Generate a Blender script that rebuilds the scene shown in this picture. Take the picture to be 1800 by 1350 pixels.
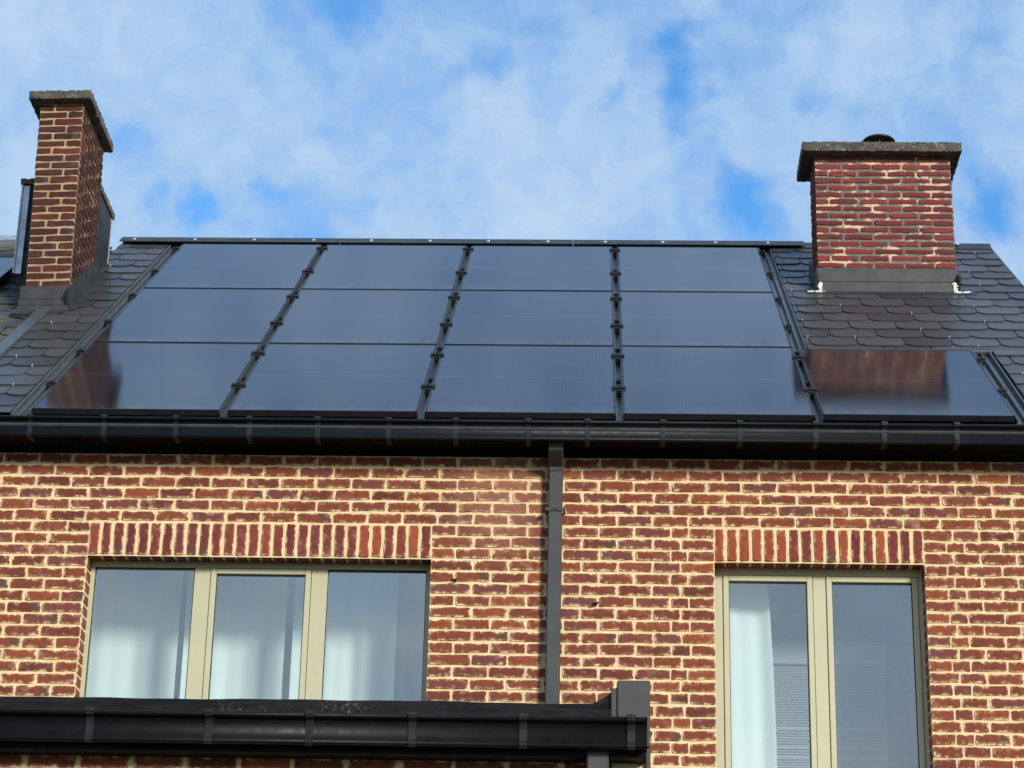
import bpy, math, random
import numpy as np
from mathutils import Vector, Matrix
from bpy_extras.object_utils import world_to_camera_view

for o in list(bpy.data.objects):
    bpy.data.objects.remove(o)
scene = bpy.context.scene
COL = scene.collection
RNG = np.random.default_rng(7)
random.seed(7)

# ------------------------------------------------------------------ camera
TH = 0.6283826                      # roof pitch (36 degrees)
CT, ST = math.cos(TH), math.sin(TH)
GROUND = -6.55
CAM = Vector((3.3844, -12.9067, -4.9449))
YAW, PITCH, ROLL, FPX = -0.0392955, 0.3778153, 0.0229406, 4085.81
cf = Vector((math.sin(YAW)*math.cos(PITCH), math.cos(YAW)*math.cos(PITCH), math.sin(PITCH)))
cr0 = Vector((math.cos(YAW), -math.sin(YAW), 0.0))
cu0 = cr0.cross(cf)
cr = math.cos(ROLL)*cr0 + math.sin(ROLL)*cu0
cu = -math.sin(ROLL)*cr0 + math.cos(ROLL)*cu0
cam_d = bpy.data.cameras.new('camera')
cam_d.sensor_width = 36.0
cam_d.lens = 36.0*FPX/1800.0
cam_d.clip_end = 4000.0
cam = bpy.data.objects.new('camera', cam_d)
COL.objects.link(cam)
M = Matrix((cr, cu, -cf)).transposed().to_4x4()
M.translation = CAM
cam.matrix_world = M
scene.camera = cam

# ------------------------------------------------------------------ sun, sky, exposure
SUN_EL, SUN_AZ = math.radians(19.0), math.radians(33.0)     # azimuth to the right of the wall's normal
sun_vec = Vector((math.sin(SUN_AZ)*math.cos(SUN_EL), -math.cos(SUN_AZ)*math.cos(SUN_EL), math.sin(SUN_EL)))
sd = bpy.data.lights.new('sun', 'SUN')
sd.energy = 3.1
sd.angle = math.radians(11.0)
sd.color = (1.0, 0.95, 0.86)
sun = bpy.data.objects.new('sun', sd)
COL.objects.link(sun)
sun.rotation_euler = sun_vec.to_track_quat('Z', 'Y').to_euler()

scene.view_settings.view_transform = 'Standard'
scene.view_settings.look = 'None'
scene.view_settings.exposure = 0.5
scene.view_settings.gamma = 1.0
scene.view_settings.use_curve_mapping = False

class NT:
    """small helper to write node trees"""
    def __init__(self, tree):
        self.t = tree
        self.n = tree.nodes
        self.l = tree.links
    def new(self, typ, **kw):
        nd = self.n.new(typ)
        for k, v in kw.items():
            setattr(nd, k, v)
        return nd
    def put(self, sock, v):
        if isinstance(v, bpy.types.NodeSocket):
            self.l.new(v, sock)
        elif v is not None:
            if isinstance(v, (tuple, list)) and len(v) == 3 and sock.type == 'RGBA':
                v = (*v, 1.0)
            sock.default_value = v
    def math(self, op, a, b=None, c=None, clamp=False):
        nd = self.new('ShaderNodeMath', operation=op, use_clamp=clamp)
        for i, v in enumerate((a, b, c)):
            self.put(nd.inputs[i], v)
        return nd.outputs[0]
    def vmath(self, op, a, b=None, scale=None):
        nd = self.new('ShaderNodeVectorMath', operation=op)
        self.put(nd.inputs[0], a)
        if b is not None: self.put(nd.inputs[1], b)
        if scale is not None: self.put(nd.inputs['Scale'], scale)
        return nd.outputs['Value'] if op in ('LENGTH', 'DISTANCE', 'DOT_PRODUCT') else nd.outputs[0]
    def noise(self, vec, scale, detail=3.0, rough=0.5, dist=0.0, col=False):
        nd = self.new('ShaderNodeTexNoise')
        if vec is not None: self.put(nd.inputs['Vector'], vec)
        nd.inputs['Scale'].default_value = scale
        nd.inputs['Detail'].default_value = detail
        nd.inputs['Roughness'].default_value = rough
        nd.inputs['Distortion'].default_value = dist
        return nd.outputs['Color' if col else 'Fac']
    def ramp(self, fac, a, b, lo=0.0, hi=1.0, smooth=True):
        nd = self.new('ShaderNodeMapRange', interpolation_type='SMOOTHSTEP' if smooth else 'LINEAR')
        self.put(nd.inputs['Value'], fac)
        for k, v in zip(('From Min', 'From Max', 'To Min', 'To Max'), (a, b, lo, hi)):
            self.put(nd.inputs[k], v)
        return nd.outputs['Result']
    def mix(self, fac, a, b, mode='MIX'):
        nd = self.new('ShaderNodeMix', data_type='RGBA', blend_type=mode)
        self.put(nd.inputs['Factor'], fac)
        self.put(nd.inputs['A'], a) if False else self.put(nd.inputs[6], a)
        self.put(nd.inputs[7], b)
        return nd.outputs[2]
    def mapping(self, vec, scale=(1, 1, 1), loc=(0, 0, 0), rot=(0, 0, 0)):
        nd = self.new('ShaderNodeMapping')
        self.put(nd.inputs['Vector'], vec)
        nd.inputs['Scale'].default_value = scale
        nd.inputs['Location'].default_value = loc
        nd.inputs['Rotation'].default_value = rot
        return nd.outputs[0]

def px_dir(x, y):
    return (cf + (x-900)/FPX*cr + (675-y)/FPX*cu).normalized()

world = bpy.data.worlds.new('World')
scene.world = world
world.use_nodes = True
W = NT(world.node_tree)
W.n.clear()
sky = W.new('ShaderNodeTexSky', sky_type='NISHITA', sun_disc=False)
sky.sun_elevation = SUN_EL
sky.sun_rotation = math.atan2(sun_vec.x, sun_vec.y)
sky.air_density = 1.0
sky.dust_density = 0.4
sky.ozone_density = 2.0
tc = W.new('ShaderNodeTexCoord').outputs['Generated']
warp = W.vmath('SCALE', W.vmath('SUBTRACT', W.noise(tc, 14.0, 4.0, 0.55, col=True), (0.5, 0.5, 0.5)), scale=0.046)
warp2 = W.vmath('SCALE', W.vmath('SUBTRACT', W.noise(tc, 55.0, 4.0, 0.6, col=True), (0.5, 0.5, 0.5)), scale=0.020)
dirw = W.vmath('ADD', W.vmath('ADD', tc, warp), warp2)
big = W.noise(W.mapping(tc, (1, 1, 1.5), (3.1, 0.7, 1.9)), 8.0, 2.0, 0.5)
mid = W.noise(dirw, 17.0, 7.0, 0.60)
fine = W.noise(dirw, 52.0, 7.0, 0.62)
cover = W.math('MULTIPLY_ADD', W.math('SUBTRACT', big, 0.5), 0.5, 0.66)
cover = W.math('MULTIPLY_ADD', W.math('SUBTRACT', mid, 0.5), 1.15, cover)
cover = W.math('MULTIPLY_ADD', W.math('SUBTRACT', fine, 0.5), 0.60, cover)
# openings and banks of this afternoon's cloud deck: (x, y, radius, amount)
SKY_SPOTS = [
    (1195, 85, 62, -.55), (1205, 150, 60, -.55), (1195, 215, 52, -.42), (1225, 40, 50, -.22), (850, 105, 75, -.36), (790, 150, 40, -.15),
    (440, 122, 60, -.28), (600, 5, 90, -.34), (488, 345, 62, -.52), (640, 345, 45, -.26), (232, 250, 60, -.36),
    (360, 392, 55, -.55), (275, 380, 50, -.34), (1300, 385, 90, -.66), (1350, 345, 50, -.25), (1085, 160, 40, -.22),
    (1440, 170, 60, -.28), (1735, 365, 75, -.60), (1690, 385, 50, -.30), (960, 25, 80, -.16), (1430, 20, 70, -.16),
    (1770, 40, 110, -.18), (560, 200, 50, -.14),
    (420, 235, 150, .26), (860, 230, 150, .26), (1040, 320, 180, .30), (700, 400, 130, .30), (90, 70, 200, .34),
    (1320, 250, 110, .22), (1560, 110, 160, .12), (1770, 450, 90, .40), (1080, 110, 70, .16), (300, 60, 160, .18),
    (60, 330, 140, .20), (560, 290, 80, .18), (1600, 330, 80, .1)]
for x, y, r, a in SKY_SPOTS:
    d = W.vmath('DISTANCE', dirw, tuple(px_dir(x, y)))
    cover = W.math('ADD', cover, W.ramp(d, r*(1.0 if a < 0 else 1.25)/FPX, 0.0, 0.0, a))
sep_w = W.new('ShaderNodeSeparateXYZ'); W.put(sep_w.inputs[0], tc)
cover = W.math('ADD', cover, W.ramp(sep_w.outputs[2], 0.50, 0.10, 0.0, 0.35))      # the deck closes towards the horizon
alpha = W.ramp(cover, 0.06, 0.90, 0.04, 0.96)
blue = W.new('ShaderNodeHueSaturation')
blue.inputs['Saturation'].default_value = 1.1
blue.inputs['Value'].default_value = 1.6
W.put(blue.inputs['Color'], W.mix(1.0, sky.outputs[0], (0.62, 0.90, 1.10), 'MULTIPLY'))
core = W.math('MULTIPLY', W.ramp(cover, 0.45, 1.25), W.ramp(W.noise(dirw, 26.0, 6.0, 0.6), 0.30, 0.62, 0.35, 1.0))
cloud = W.mix(core, (2.55, 3.9, 6.0), (3.6, 4.9, 6.3))
cloud = W.mix(W.ramp(sep_w.outputs[2], 0.40, 0.22), cloud, W.mix(W.ramp(W.noise(dirw, 7.0, 5.0, 0.6), 0.32, 0.68), (4.3, 5.0, 6.0), (7.4, 7.7, 8.0)))
skycol = W.mix(alpha, blue.outputs[0], cloud)
bg = W.new('ShaderNodeBackground')
bg.inputs['Strength'].default_value = 0.1
W.put(bg.inputs['Color'], skycol)
wo = W.new('ShaderNodeOutputWorld')
W.l.new(bg.outputs[0], wo.inputs['Surface'])

# ------------------------------------------------------------------ materials
def material(name):
    m = bpy.data.materials.new(name)
    m.use_nodes = True
    N = NT(m.node_tree)
    b = N.n['Principled BSDF']
    return m, N, b
def bump(N, b, height, strength=0.3, dist=0.01):
    nd = N.new('ShaderNodeBump')
    nd.inputs['Strength'].default_value = strength
    nd.inputs['Distance'].default_value = dist
    N.put(nd.inputs['Height'], height)
    N.l.new(nd.outputs[0], b.inputs['Normal'])
def pos(N):
    return N.new('ShaderNodeNewGeometry').outputs['Position']

def brick_mat(name, shades, smear_col, smear=1.0, bloom=(0.42, 0.25, 0.21), bloom_amt=0.5, grime=None, stain=None):
    m, N, b = material(name)
    at = N.new('ShaderNodeAttribute', attribute_name='buv').outputs['Vector']
    sep = N.new('ShaderNodeSeparateXYZ'); N.put(sep.inputs[0], at)
    u, v, rn = sep.outputs
    rnd = N.math('FRACT', N.math('ADD', rn, N.new('ShaderNodeObjectInfo').outputs['Random']))
    P = pos(N)
    cr_ = N.new('ShaderNodeValToRGB')
    els = cr_.color_ramp.elements
    for i, (p_, c_) in enumerate(shades):
        e = els[i] if i < 2 else els.new(p_)
        e.position = p_; e.color = (*c_, 1)
    N.put(cr_.inputs[0], rnd)
    col = cr_.outputs[0]
    n1 = N.noise(P, 28.0, 4.0, 0.6)
    col = N.mix(N.ramp(n1, 0.35, 0.75, 0.0, 0.55), col, N.mix(1.0, col, (0.66, 0.60, 0.60), 'MULTIPLY'))
    n2 = N.noise(N.vmath('ADD', P, N.vmath('SCALE', (1, 1, 1), scale=rnd)), 16.0, 5.0, 0.65)
    wide = N.ramp(N.noise(P, 1.1, 3.0, 0.55), 0.40, 0.68, 0.25, 1.6)
    col = N.mix(N.math('MULTIPLY', N.ramp(n2, 0.54, 0.80, 0.0, bloom_amt), wide, clamp=True), col, bloom)
    if stain:      # lime washed out beside the rainwater pipe
        sd_ = N.vmath('DISTANCE', N.vmath('MULTIPLY', P, (1.0, 1.0, 0.75)), stain)
        sm = N.math('MULTIPLY', N.ramp(N.math('ADD', sd_, N.math('MULTIPLY', N.math('SUBTRACT', n2, 0.5), 0.5)), 0.42, 0.08), 0.32)
        col = N.mix(sm, col, (0.40, 0.21, 0.15))
    n3 = N.noise(P, 190.0, 2.0, 0.6)
    col = N.mix(N.ramp(n3, 0.55, 0.75, 0.0, 0.35), col, N.mix(1.0, col, (1.5, 1.35, 1.3), 'MULTIPLY'))
    # one end of some bricks is burnt dark
    burnt = N.math('MULTIPLY', N.ramp(N.math('ADD', u, N.math('MULTIPLY', n1, 0.5)), 0.45, 0.85), N.math('GREATER_THAN', N.math('FRACT', N.math('MULTIPLY', rnd, 17.31)), 0.94))
    col = N.mix(N.math('MULTIPLY', burnt, 0.75), col, (0.085, 0.05, 0.042))
    # mortar smeared over the arrises
    ex = N.math('MULTIPLY', N.math('SUBTRACT', 1.0, N.math('ABSOLUTE', u)), 0.1)
    ez = N.math('MULTIPLY', N.math('SUBTRACT', 1.0, N.math('ABSOLUTE', v)), 0.031)
    e = N.math('MINIMUM', ex, ez)
    sn = N.noise(P, 24.0, 6.0, 0.7)
    edge = N.ramp(N.math('SUBTRACT', e, N.math('MULTIPLY', N.ramp(sn, 0.44, 0.80), 0.017*smear)), -0.002, 0.002, 1.0, 0.0)
    veil = N.math('MULTIPLY', N.ramp(N.math('SUBTRACT', e, N.math('MULTIPLY', N.ramp(sn, 0.38, 0.72), 0.026*smear)), -0.006, 0.005, 1.0, 0.0), 0.22)
    col = N.mix(N.math('MULTIPLY', N.math('MAXIMUM', edge, veil), min(1.0, smear*1.2)), col, smear_col)
    spk = N.noise(P, 75.0, 3.0, 0.6)
    col = N.mix(N.ramp(spk, 0.70, 0.76, 0.0, 0.6*min(1, smear)), col, smear_col)
    if grime:
        g = N.ramp(N.noise(P, 5.0, 4.0, 0.6), 0.45, 0.8, 0.0, grime)
        col = N.mix(g, col, (0.035, 0.03, 0.028))
    N.put(b.inputs['Base Color'], col)
    b.inputs['Roughness'].default_value = 0.88
    b.inputs['Specular IOR Level'].default_value = 0.25
    bump(N, b, N.math('ADD', N.math('MULTIPLY', n1, 0.7), N.math('MULTIPLY', n3, 0.35)), 0.75, 0.006)
    return m

MORTAR = (0.74, 0.565, 0.325)
M_BRICK = brick_mat('red_handmade_brick', [(0.0, (0.125, 0.033, 0.021)), (1.0, (0.25, 0.066, 0.028)), (0.15, (0.160, 0.042, 0.025)),
     (0.35, (0.192, 0.050, 0.026)), (0.55, (0.208, 0.053, 0.026)), (0.72, (0.178, 0.050, 0.032)), (0.84, (0.150, 0.048, 0.040)), (0.92, (0.235, 0.059, 0.027))], MORTAR, 1.0, stain=(2.80, 0.2, -0.33))
M_SOLDIER = brick_mat('soldier_course_brick', [(0.0, (0.125, 0.026, 0.024)), (1.0, (0.30, 0.07, 0.03)), (0.3, (0.20, 0.042, 0.03)), (0.55, (0.15, 0.034, 0.03)), (0.75, (0.27, 0.058, 0.028))], MORTAR, 0.7)
M_CHIM_L = brick_mat('brown_chimney_brick', [(0.0, (0.045, 0.015, 0.013)), (1.0, (0.165, 0.034, 0.023)), (0.35, (0.060, 0.018, 0.016)), (0.7, (0.078, 0.021, 0.017)), (0.9, (0.105, 0.025, 0.019))], MORTAR, 0.30, bloom_amt=0.15, grime=0.85)
M_CHIM_R = brick_mat('crimson_chimney_brick', [(0.0, (0.13, 0.022, 0.022)), (1.0, (0.23, 0.040, 0.036)), (0.4, (0.16, 0.028, 0.027)), (0.75, (0.195, 0.034, 0.031))], (0.60, 0.48, 0.33), 0.30, bloom_amt=0.25, grime=0.45)

def mortar_mat(name, base, alt, thr=None):
    m, N, b = material(name)
    P = pos(N)
    n = N.noise(P, 7.0, 4.0, 0.6); n2 = N.noise(P, 90.0, 4.0, 0.65)
    if thr is None:
        col = N.mix(N.ramp(n, 0.35, 0.75, 0.0, 0.8), base, alt)
    else:
        n = N.noise(P, 9.0, 6.0, 0.65)
        col = N.mix(N.ramp(n, thr-0.03, thr+0.06), base, alt)
    col = N.mix(N.ramp(n2, 0.5, 0.75, 0.0, 0.35), col, N.mix(1.0, col, (0.55, 0.5, 0.45), 'MULTIPLY'))
    N.put(b.inputs['Base Color'], col)
    b.inputs['Roughness'].default_value = 0.95
    b.inputs['Specular IOR Level'].default_value = 0.1
    bump(N, b, n2, 0.8, 0.005)
    return m
M_MORTAR = mortar_mat('cream_mortar', MORTAR, (0.60, 0.45, 0.25))
M_MORTAR_L = mortar_mat('chimney_cream_mortar', (0.42, 0.31, 0.17), (0.20, 0.15, 0.10))
M_MORTAR_R = mortar_mat('grey_mortar_with_cream_remains', (0.170, 0.145, 0.118), (0.58, 0.46, 0.30), 0.53)

def simple(name, col, rough, metal=0.0, spec=0.5, var=0.25, scale=9.0, bstr=0.0, bscale=60.0, coat=0.0, ior=1.45):
    m, N, b = material(name)
    P = pos(N)
    n = N.noise(P, scale, 5.0, 0.6)
    c = N.mix(N.ramp(n, 0.3, 0.75), tuple(x*(1-var) for x in col), tuple(min(1, x*(1+var)) for x in col))
    N.put(b.inputs['Base Color'], c)
    N.put(b.inputs['Roughness'], N.ramp(N.noise(P, scale*2.7, 4.0), 0.3, 0.7, rough*0.85, min(1, rough*1.15)))
    b.inputs['Metallic'].default_value = metal
    b.inputs['Specular IOR Level'].default_value = spec
    b.inputs['IOR'].default_value = ior
    b.inputs['Coat Weight'].default_value = coat
    if bstr: bump(N, b, N.noise(P, bscale, 4.0, 0.6), bstr, 0.004)
    return m
M_SLATE = None
def slate_mat(name, base, moss=0.0):
    m, N, b = material(name)
    P = pos(N)
    r = N.new('ShaderNodeObjectInfo').outputs['Random']
    n = N.noise(P, 9.0, 5.0, 0.65); n2 = N.noise(P, 120.0, 4.0, 0.6)
    col = N.mix(r, tuple(x*0.65 for x in base), tuple(x*1.35 for x in base))
    col = N.mix(N.ramp(n, 0.5, 0.8, 0.0, 0.5), col, tuple(x*1.6 for x in base))
    # lime streaks and bird droppings
    st = N.noise(N.mapping(P, (22, 5, 5)), 1.6, 5.0, 0.7)
    col = N.mix(N.ramp(st, 0.71, 0.78, 0.0, 0.22), col, (0.34, 0.33, 0.30))
    if moss:
        col = N.mix(N.ramp(N.noise(P, 4.5, 5.0, 0.7), 0.42, 0.62, 0.0, moss), col, (0.10, 0.105, 0.06))
    N.put(b.inputs['Base Color'], col)
    N.put(b.inputs['Roughness'], N.ramp(n, 0.3, 0.7, 0.33 if not moss else 0.6, 0.43 if not moss else 0.8))
    b.inputs['IOR'].default_value = 1.42
    bump(N, b, N.math('ADD', N.math('MULTIPLY', n, 0.6), N.math('MULTIPLY', n2, 0.3)), 0.22, 0.004)
    return m
M_SLATE = slate_mat('anthracite_fibre_slate', (0.046, 0.045, 0.046))
M_SLATE_OLD = slate_mat('weathered_mossy_slate', (0.045, 0.043, 0.040), 0.75)
M_FRAME = simple('black_anodised_aluminium', (0.012, 0.012, 0.014), 0.38, spec=0.5)
M_CLAMP = simple('matt_black_clamp', (0.006, 0.006, 0.007), 0.55)
M_FLASH = simple('grey_coated_flashing', (0.062, 0.068, 0.070), 0.34, spec=0.55, var=0.2)
M_RIDGE = simple('ridge_metal', (0.034, 0.037, 0.040), 0.45, spec=0.35)
M_FLASH2 = simple('dull_chimney_flashing', (0.034, 0.034, 0.032), 0.5, var=0.3)
M_GUTTER = simple('anthracite_zinc_gutter', (0.006, 0.007, 0.010), 0.44, spec=0.16, var=0.2)
M_GUTTER_E = simple('black_zinc_gutter', (0.004, 0.004, 0.004), 0.44, spec=0.15, var=0.3)
M_BRACKET = simple('dark_grey_bracket', (0.014, 0.015, 0.017), 0.45, spec=0.3)
M_UNDER = simple('shade_dark_gutter_underside', (0.004, 0.005, 0.008), 0.7, spec=0.05)  # darker, duller copy of the gutter metal: shade underneath put into the colour
M_PIPE = simple('dark_grey_downpipe', (0.044, 0.045, 0.043), 0.45, var=0.12, scale=5.0)
M_SOFFIT = simple('black_soffit_board', (0.006, 0.008, 0.012), 0.6, spec=0.08, var=0.15)
M_BEIGE = simple('sage_beige_window_frame', (0.45, 0.425, 0.275), 0.42, var=0.03, scale=3.0)
M_SEAL = simple('black_rubber_seal', (0.012, 0.012, 0.013), 0.6)
M_ZINC = simple('pale_zinc', (0.42, 0.45, 0.47), 0.38, metal=0.6, var=0.25, scale=14.0)
M_CLIP = simple('stainless_hook', (0.55, 0.57, 0.59), 0.35, metal=0.3, var=0.1)
M_DECK = simple('roof_underlay', (0.012, 0.012, 0.013), 0.8)
M_PLASTER = simple('interior_plaster', (0.30, 0.31, 0.32), 0.9, var=0.06)
M_LIME = simple('white_sealant', (0.72, 0.71, 0.66), 0.8, var=0.25, scale=30)
M_COWL = simple('black_enamel_cowl', (0.012, 0.012, 0.013), 0.4)
M_HOOK = simple('dark_iron_hook', (0.03, 0.028, 0.026), 0.45, metal=0.7)
M_CLAD = simple('dark_cladding_slate', (0.026, 0.028, 0.030), 0.55, spec=0.25, var=0.2, scale=6)

def concrete():
    m, N, b = material('weathered_concrete_with_lichen')
    P = pos(N)
    n = N.noise(P, 11.0, 6.0, 0.7); n2 = N.noise(P, 85.0, 4.0, 0.7); n3 = N.noise(P, 20.0, 5.0, 0.7)
    col = N.mix(N.ramp(n, 0.3, 0.7), (0.050, 0.047, 0.038), (0.145, 0.135, 0.105))
    col = N.mix(N.ramp(n3, 0.56, 0.64, 0.0, 0.8), col, (0.33, 0.31, 0.25))
    col = N.mix(N.ramp(n2, 0.50, 0.62, 0.0, 0.85), col, (0.03, 0.028, 0.022))
    N.put(b.inputs['Base Color'], col)
    b.inputs['Roughness'].default_value = 0.95
    bump(N, b, n2, 1.0, 0.012)
    return m
M_CONC = concrete()

def panel_glass():
    m, N, b = material('black_solar_glass')
    tcn = N.new('ShaderNodeTexCoord').outputs['Object']
    sep = N.new('ShaderNodeSeparateXYZ'); N.put(sep.inputs[0], tcn)
    x, y, _ = sep.outputs
    fx = N.math('ABSOLUTE', N.math('SUBTRACT', N.math('FRACT', N.math('MULTIPLY', x, 6/1.11)), 0.5))
    cellx = N.math('GREATER_THAN', fx, 0.492)
    fy = N.math('ABSOLUTE', N.math('SUBTRACT', N.math('FRACT', N.math('MULTIPLY', N.math('ADD', y, 0.011), 20/1.70)), 0.5))
    celly = N.math('GREATER_THAN', fy, 0.488)
    mid = N.math('LESS_THAN', N.math('ABSOLUTE', N.math('SUBTRACT', y, 0.861)), 0.008)
    wires = N.math('GREATER_THAN', N.math('FRACT', N.math('MULTIPLY', x, 54/1.11)), 0.88)
    line = N.math('MAXIMUM', N.math('MULTIPLY', N.math('MAXIMUM', cellx, celly), 0.35), N.math('MAXIMUM', mid, N.math('MULTIPLY', wires, 0.6)))
    P = pos(N)
    big_ = N.noise(P, 1.7, 4.0, 0.6)
    col = N.mix(N.ramp(big_, 0.3, 0.7), (0.0085, 0.0090, 0.012), (0.013, 0.0135, 0.017))
    col = N.mix(line, col, (0.045, 0.043, 0.050))
    # a film of dust, thicker along the lower edge
    dust = N.math('MULTIPLY', N.ramp(y, 0.22, 0.0), N.ramp(N.noise(N.mapping(P, (14, 3, 3)), 1.0, 4.0, 0.6), 0.35, 0.7))
    col = N.mix(N.math('MULTIPLY', dust, 0.16), col, (0.20, 0.19, 0.17))
    N.put(b.inputs['Base Color'], col)
    N.put(b.inputs['Roughness'], N.ramp(big_, 0.3, 0.7, 0.075, 0.11))
    b.inputs['IOR'].default_value = 1.85
    bump(N, b, N.noise(P, 2.3, 2.0, 0.5), 0.02, 0.02)
    return m
M_PV = panel_glass()

def window_glass():
    m, N, b = material('double_glazing')
    out = N.n['Material Output']
    N.n.remove(b)
    tr = N.new('ShaderNodeBsdfTransparent'); tr.inputs['Color'].default_value = (0.945, 0.995, 0.975, 1)
    gl = N.new('ShaderNodeBsdfGlossy'); gl.inputs['Roughness'].default_value = 0.015
    gl.inputs['Color'].default_value = (0.92, 0.97, 1.0, 1)
    fr = N.new('ShaderNodeLayerWeight'); fr.inputs['Blend'].default_value = 0.5
    bp = N.new('ShaderNodeBump'); bp.inputs['Strength'].default_value = 0.03; bp.inputs['Distance'].default_value = 0.05
    N.put(bp.inputs['Height'], N.noise(pos(N), 1.3, 2.0))
    N.l.new(bp.outputs[0], gl.inputs['Normal'])
    f = N.math('MULTIPLY_ADD', N.math('POWER', fr.outputs['Facing'], 4.0), 0.8, 0.185, clamp=True)
    mx = N.new('ShaderNodeMixShader')
    N.put(mx.inputs[0], f); N.l.new(tr.outputs[0], mx.inputs[1]); N.l.new(gl.outputs[0], mx.inputs[2])
    N.l.new(mx.outputs[0], out.inputs['Surface'])
    return m
M_GLASS = window_glass()

def cloth(name, col, trans=0.35):
    m, N, b = material(name)
    out = N.n['Material Output']
    b.inputs['Base Color'].default_value = (*col, 1); b.inputs['Roughness'].default_value = 0.9
    b.inputs['Specular IOR Level'].default_value = 0.1
    bump(N, b, N.noise(N.mapping(pos(N), (1, 1, 0.25)), 40.0, 4.0, 0.6), 0.15, 0.01)
    t = N.new('ShaderNodeBsdfTranslucent'); t.inputs['Color'].default_value = (*col, 1)
    mx = N.new('ShaderNodeMixShader'); mx.inputs[0].default_value = trans
    N.l.new(b.outputs[0], mx.inputs[1]); N.l.new(t.outputs[0], mx.inputs[2])
    N.l.new(mx.outputs[0], out.inputs['Surface'])
    return m
M_CURTAIN = cloth('white_sheer_cloth', (0.93, 0.955, 0.945), 0.08)
M_CURTAIN_D = cloth('grey_sheer_cloth', (0.36, 0.39, 0.42))
M_PELMET = simple('lilac_grey_blind_box', (0.36, 0.35, 0.38), 0.7, var=0.05)
def net():
    m, N, b = material('honeycomb_net')
    out = N.n['Material Output']
    P = pos(N)
    sp = N.new('ShaderNodeSeparateXYZ'); N.put(sp.inputs[0], P)
    vor = N.new('ShaderNodeTexVoronoi', feature='DISTANCE_TO_EDGE')
    row = N.math('MULTIPLY', sp.outputs[2], 62.0)
    sh = N.math('MULTIPLY', N.math('MODULO', N.math('FLOOR', row), 2.0), 0.5)
    fx = N.math('SUBTRACT', N.math('FRACT', N.math('ADD', N.math('MULTIPLY', sp.outputs[0], 55.0), sh)), 0.5)
    fz = N.math('SUBTRACT', N.math('FRACT', row), 0.5)
    d = N.math('SQRT', N.math('ADD', N.math('MULTIPLY', fx, fx), N.math('MULTIPLY', fz, fz)))
    hole = N.math('LESS_THAN', d, 0.40)
    N.n.remove(vor)
    # closed bands woven into the lower half
    band = N.math('GREATER_THAN', N.math('FRACT', N.math('MULTIPLY', sp.outputs[2], 17.0)), 0.86)
    band = N.math('MULTIPLY', band, N.math('LESS_THAN', sp.outputs[2], -1.62))
    hole = N.math('MULTIPLY', hole, N.math('SUBTRACT', 1.0, band))
    b.inputs['Base Color'].default_value = (0.42, 0.42, 0.47, 1); b.inputs['Roughness'].default_value = 0.9
    tr = N.new('ShaderNodeBsdfTransparent')
    mx = N.new('ShaderNodeMixShader')
    N.put(mx.inputs[0], hole); N.l.new(b.outputs[0], mx.inputs[1]); N.l.new(tr.outputs[0], mx.inputs[2])
    N.l.new(mx.outputs[0], out.inputs['Surface'])
    return m
M_NET = net()

def membrane():
    m, N, b = material('black_roof_membrane_with_lime_marks')
    P = pos(N)
    n = N.noise(N.mapping(P, (3, 3, 12)), 2.0, 5.0, 0.65)
    spk = N.noise(P, 70.0, 5.0, 0.75); blot = N.noise(P, 3.2, 3.0, 0.6)
    col = N.mix(N.ramp(n, 0.35, 0.7), (0.004, 0.004, 0.0045), (0.012, 0.0115, 0.011))
    low = N.ramp(N.new('ShaderNodeSeparateXYZ').outputs[2], 0, 1)
    k = N.math('MULTIPLY', N.ramp(spk, 0.52, 0.66), N.ramp(blot, 0.52, 0.66))
    col = N.mix(N.math('MULTIPLY', k, 0.55), col, (0.26, 0.20, 0.13))
    N.put(b.inputs['Base Color'], col)
    b.inputs['Roughness'].default_value = 0.6
    b.inputs['Specular IOR Level'].default_value = 0.15
    bump(N, b, n, 0.5, 0.02)
    return m
M_MEMB = membrane()

def side_brick():
    m, N, b = material('plain_brickwork')
    P = pos(N)
    sp = N.new('ShaderNodeSeparateXYZ'); N.put(sp.inputs[0], P)
    cb = N.new('ShaderNodeCombineXYZ')
    N.put(cb.inputs[0], N.math('ADD', sp.outputs[0], sp.outputs[1])); N.put(cb.inputs[1], sp.outputs[2])
    bt = N.new('ShaderNodeTexBrick')
    N.put(bt.inputs['Vector'], cb.outputs[0])
    bt.inputs['Scale'].default_value = 1.0
    bt.inputs['Brick Width'].default_value = 0.2115; bt.inputs['Row Height'].default_value = 0.0716; bt.inputs['Mortar Size'].default_value = 0.006
    bt.inputs['Color1'].default_value = (0.16, 0.036, 0.028, 1); bt.inputs['Color2'].default_value = (0.24, 0.055, 0.035, 1); bt.inputs['Mortar'].default_value = (*MORTAR, 1)
    N.put(b.inputs['Base Color'], bt.outputs['Color'])
    b.inputs['Roughness'].default_value = 0.9
    bump(N, b, N.math('SUBTRACT', 1.0, bt.outputs['Fac']), 0.6, 0.01)
    return m
M_SIDE = side_brick()

def grass():
    m, N, b = material('lawn')
    P = pos(N)
    n = N.noise(P, 0.6, 6.0, 0.65); n2 = N.noise(P, 30.0, 4.0, 0.7)
    col = N.mix(n, (0.035, 0.06, 0.018), (0.085, 0.10, 0.035))
    col = N.mix(N.ramp(n2, 0.4, 0.7, 0.0, 0.5), col, (0.12, 0.11, 0.06))
    N.put(b.inputs['Base Color'], col)
    b.inputs['Roughness'].default_value = 0.95
    bump(N, b, n2, 0.8, 0.05)
    return m
M_GRASS = grass()

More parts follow.
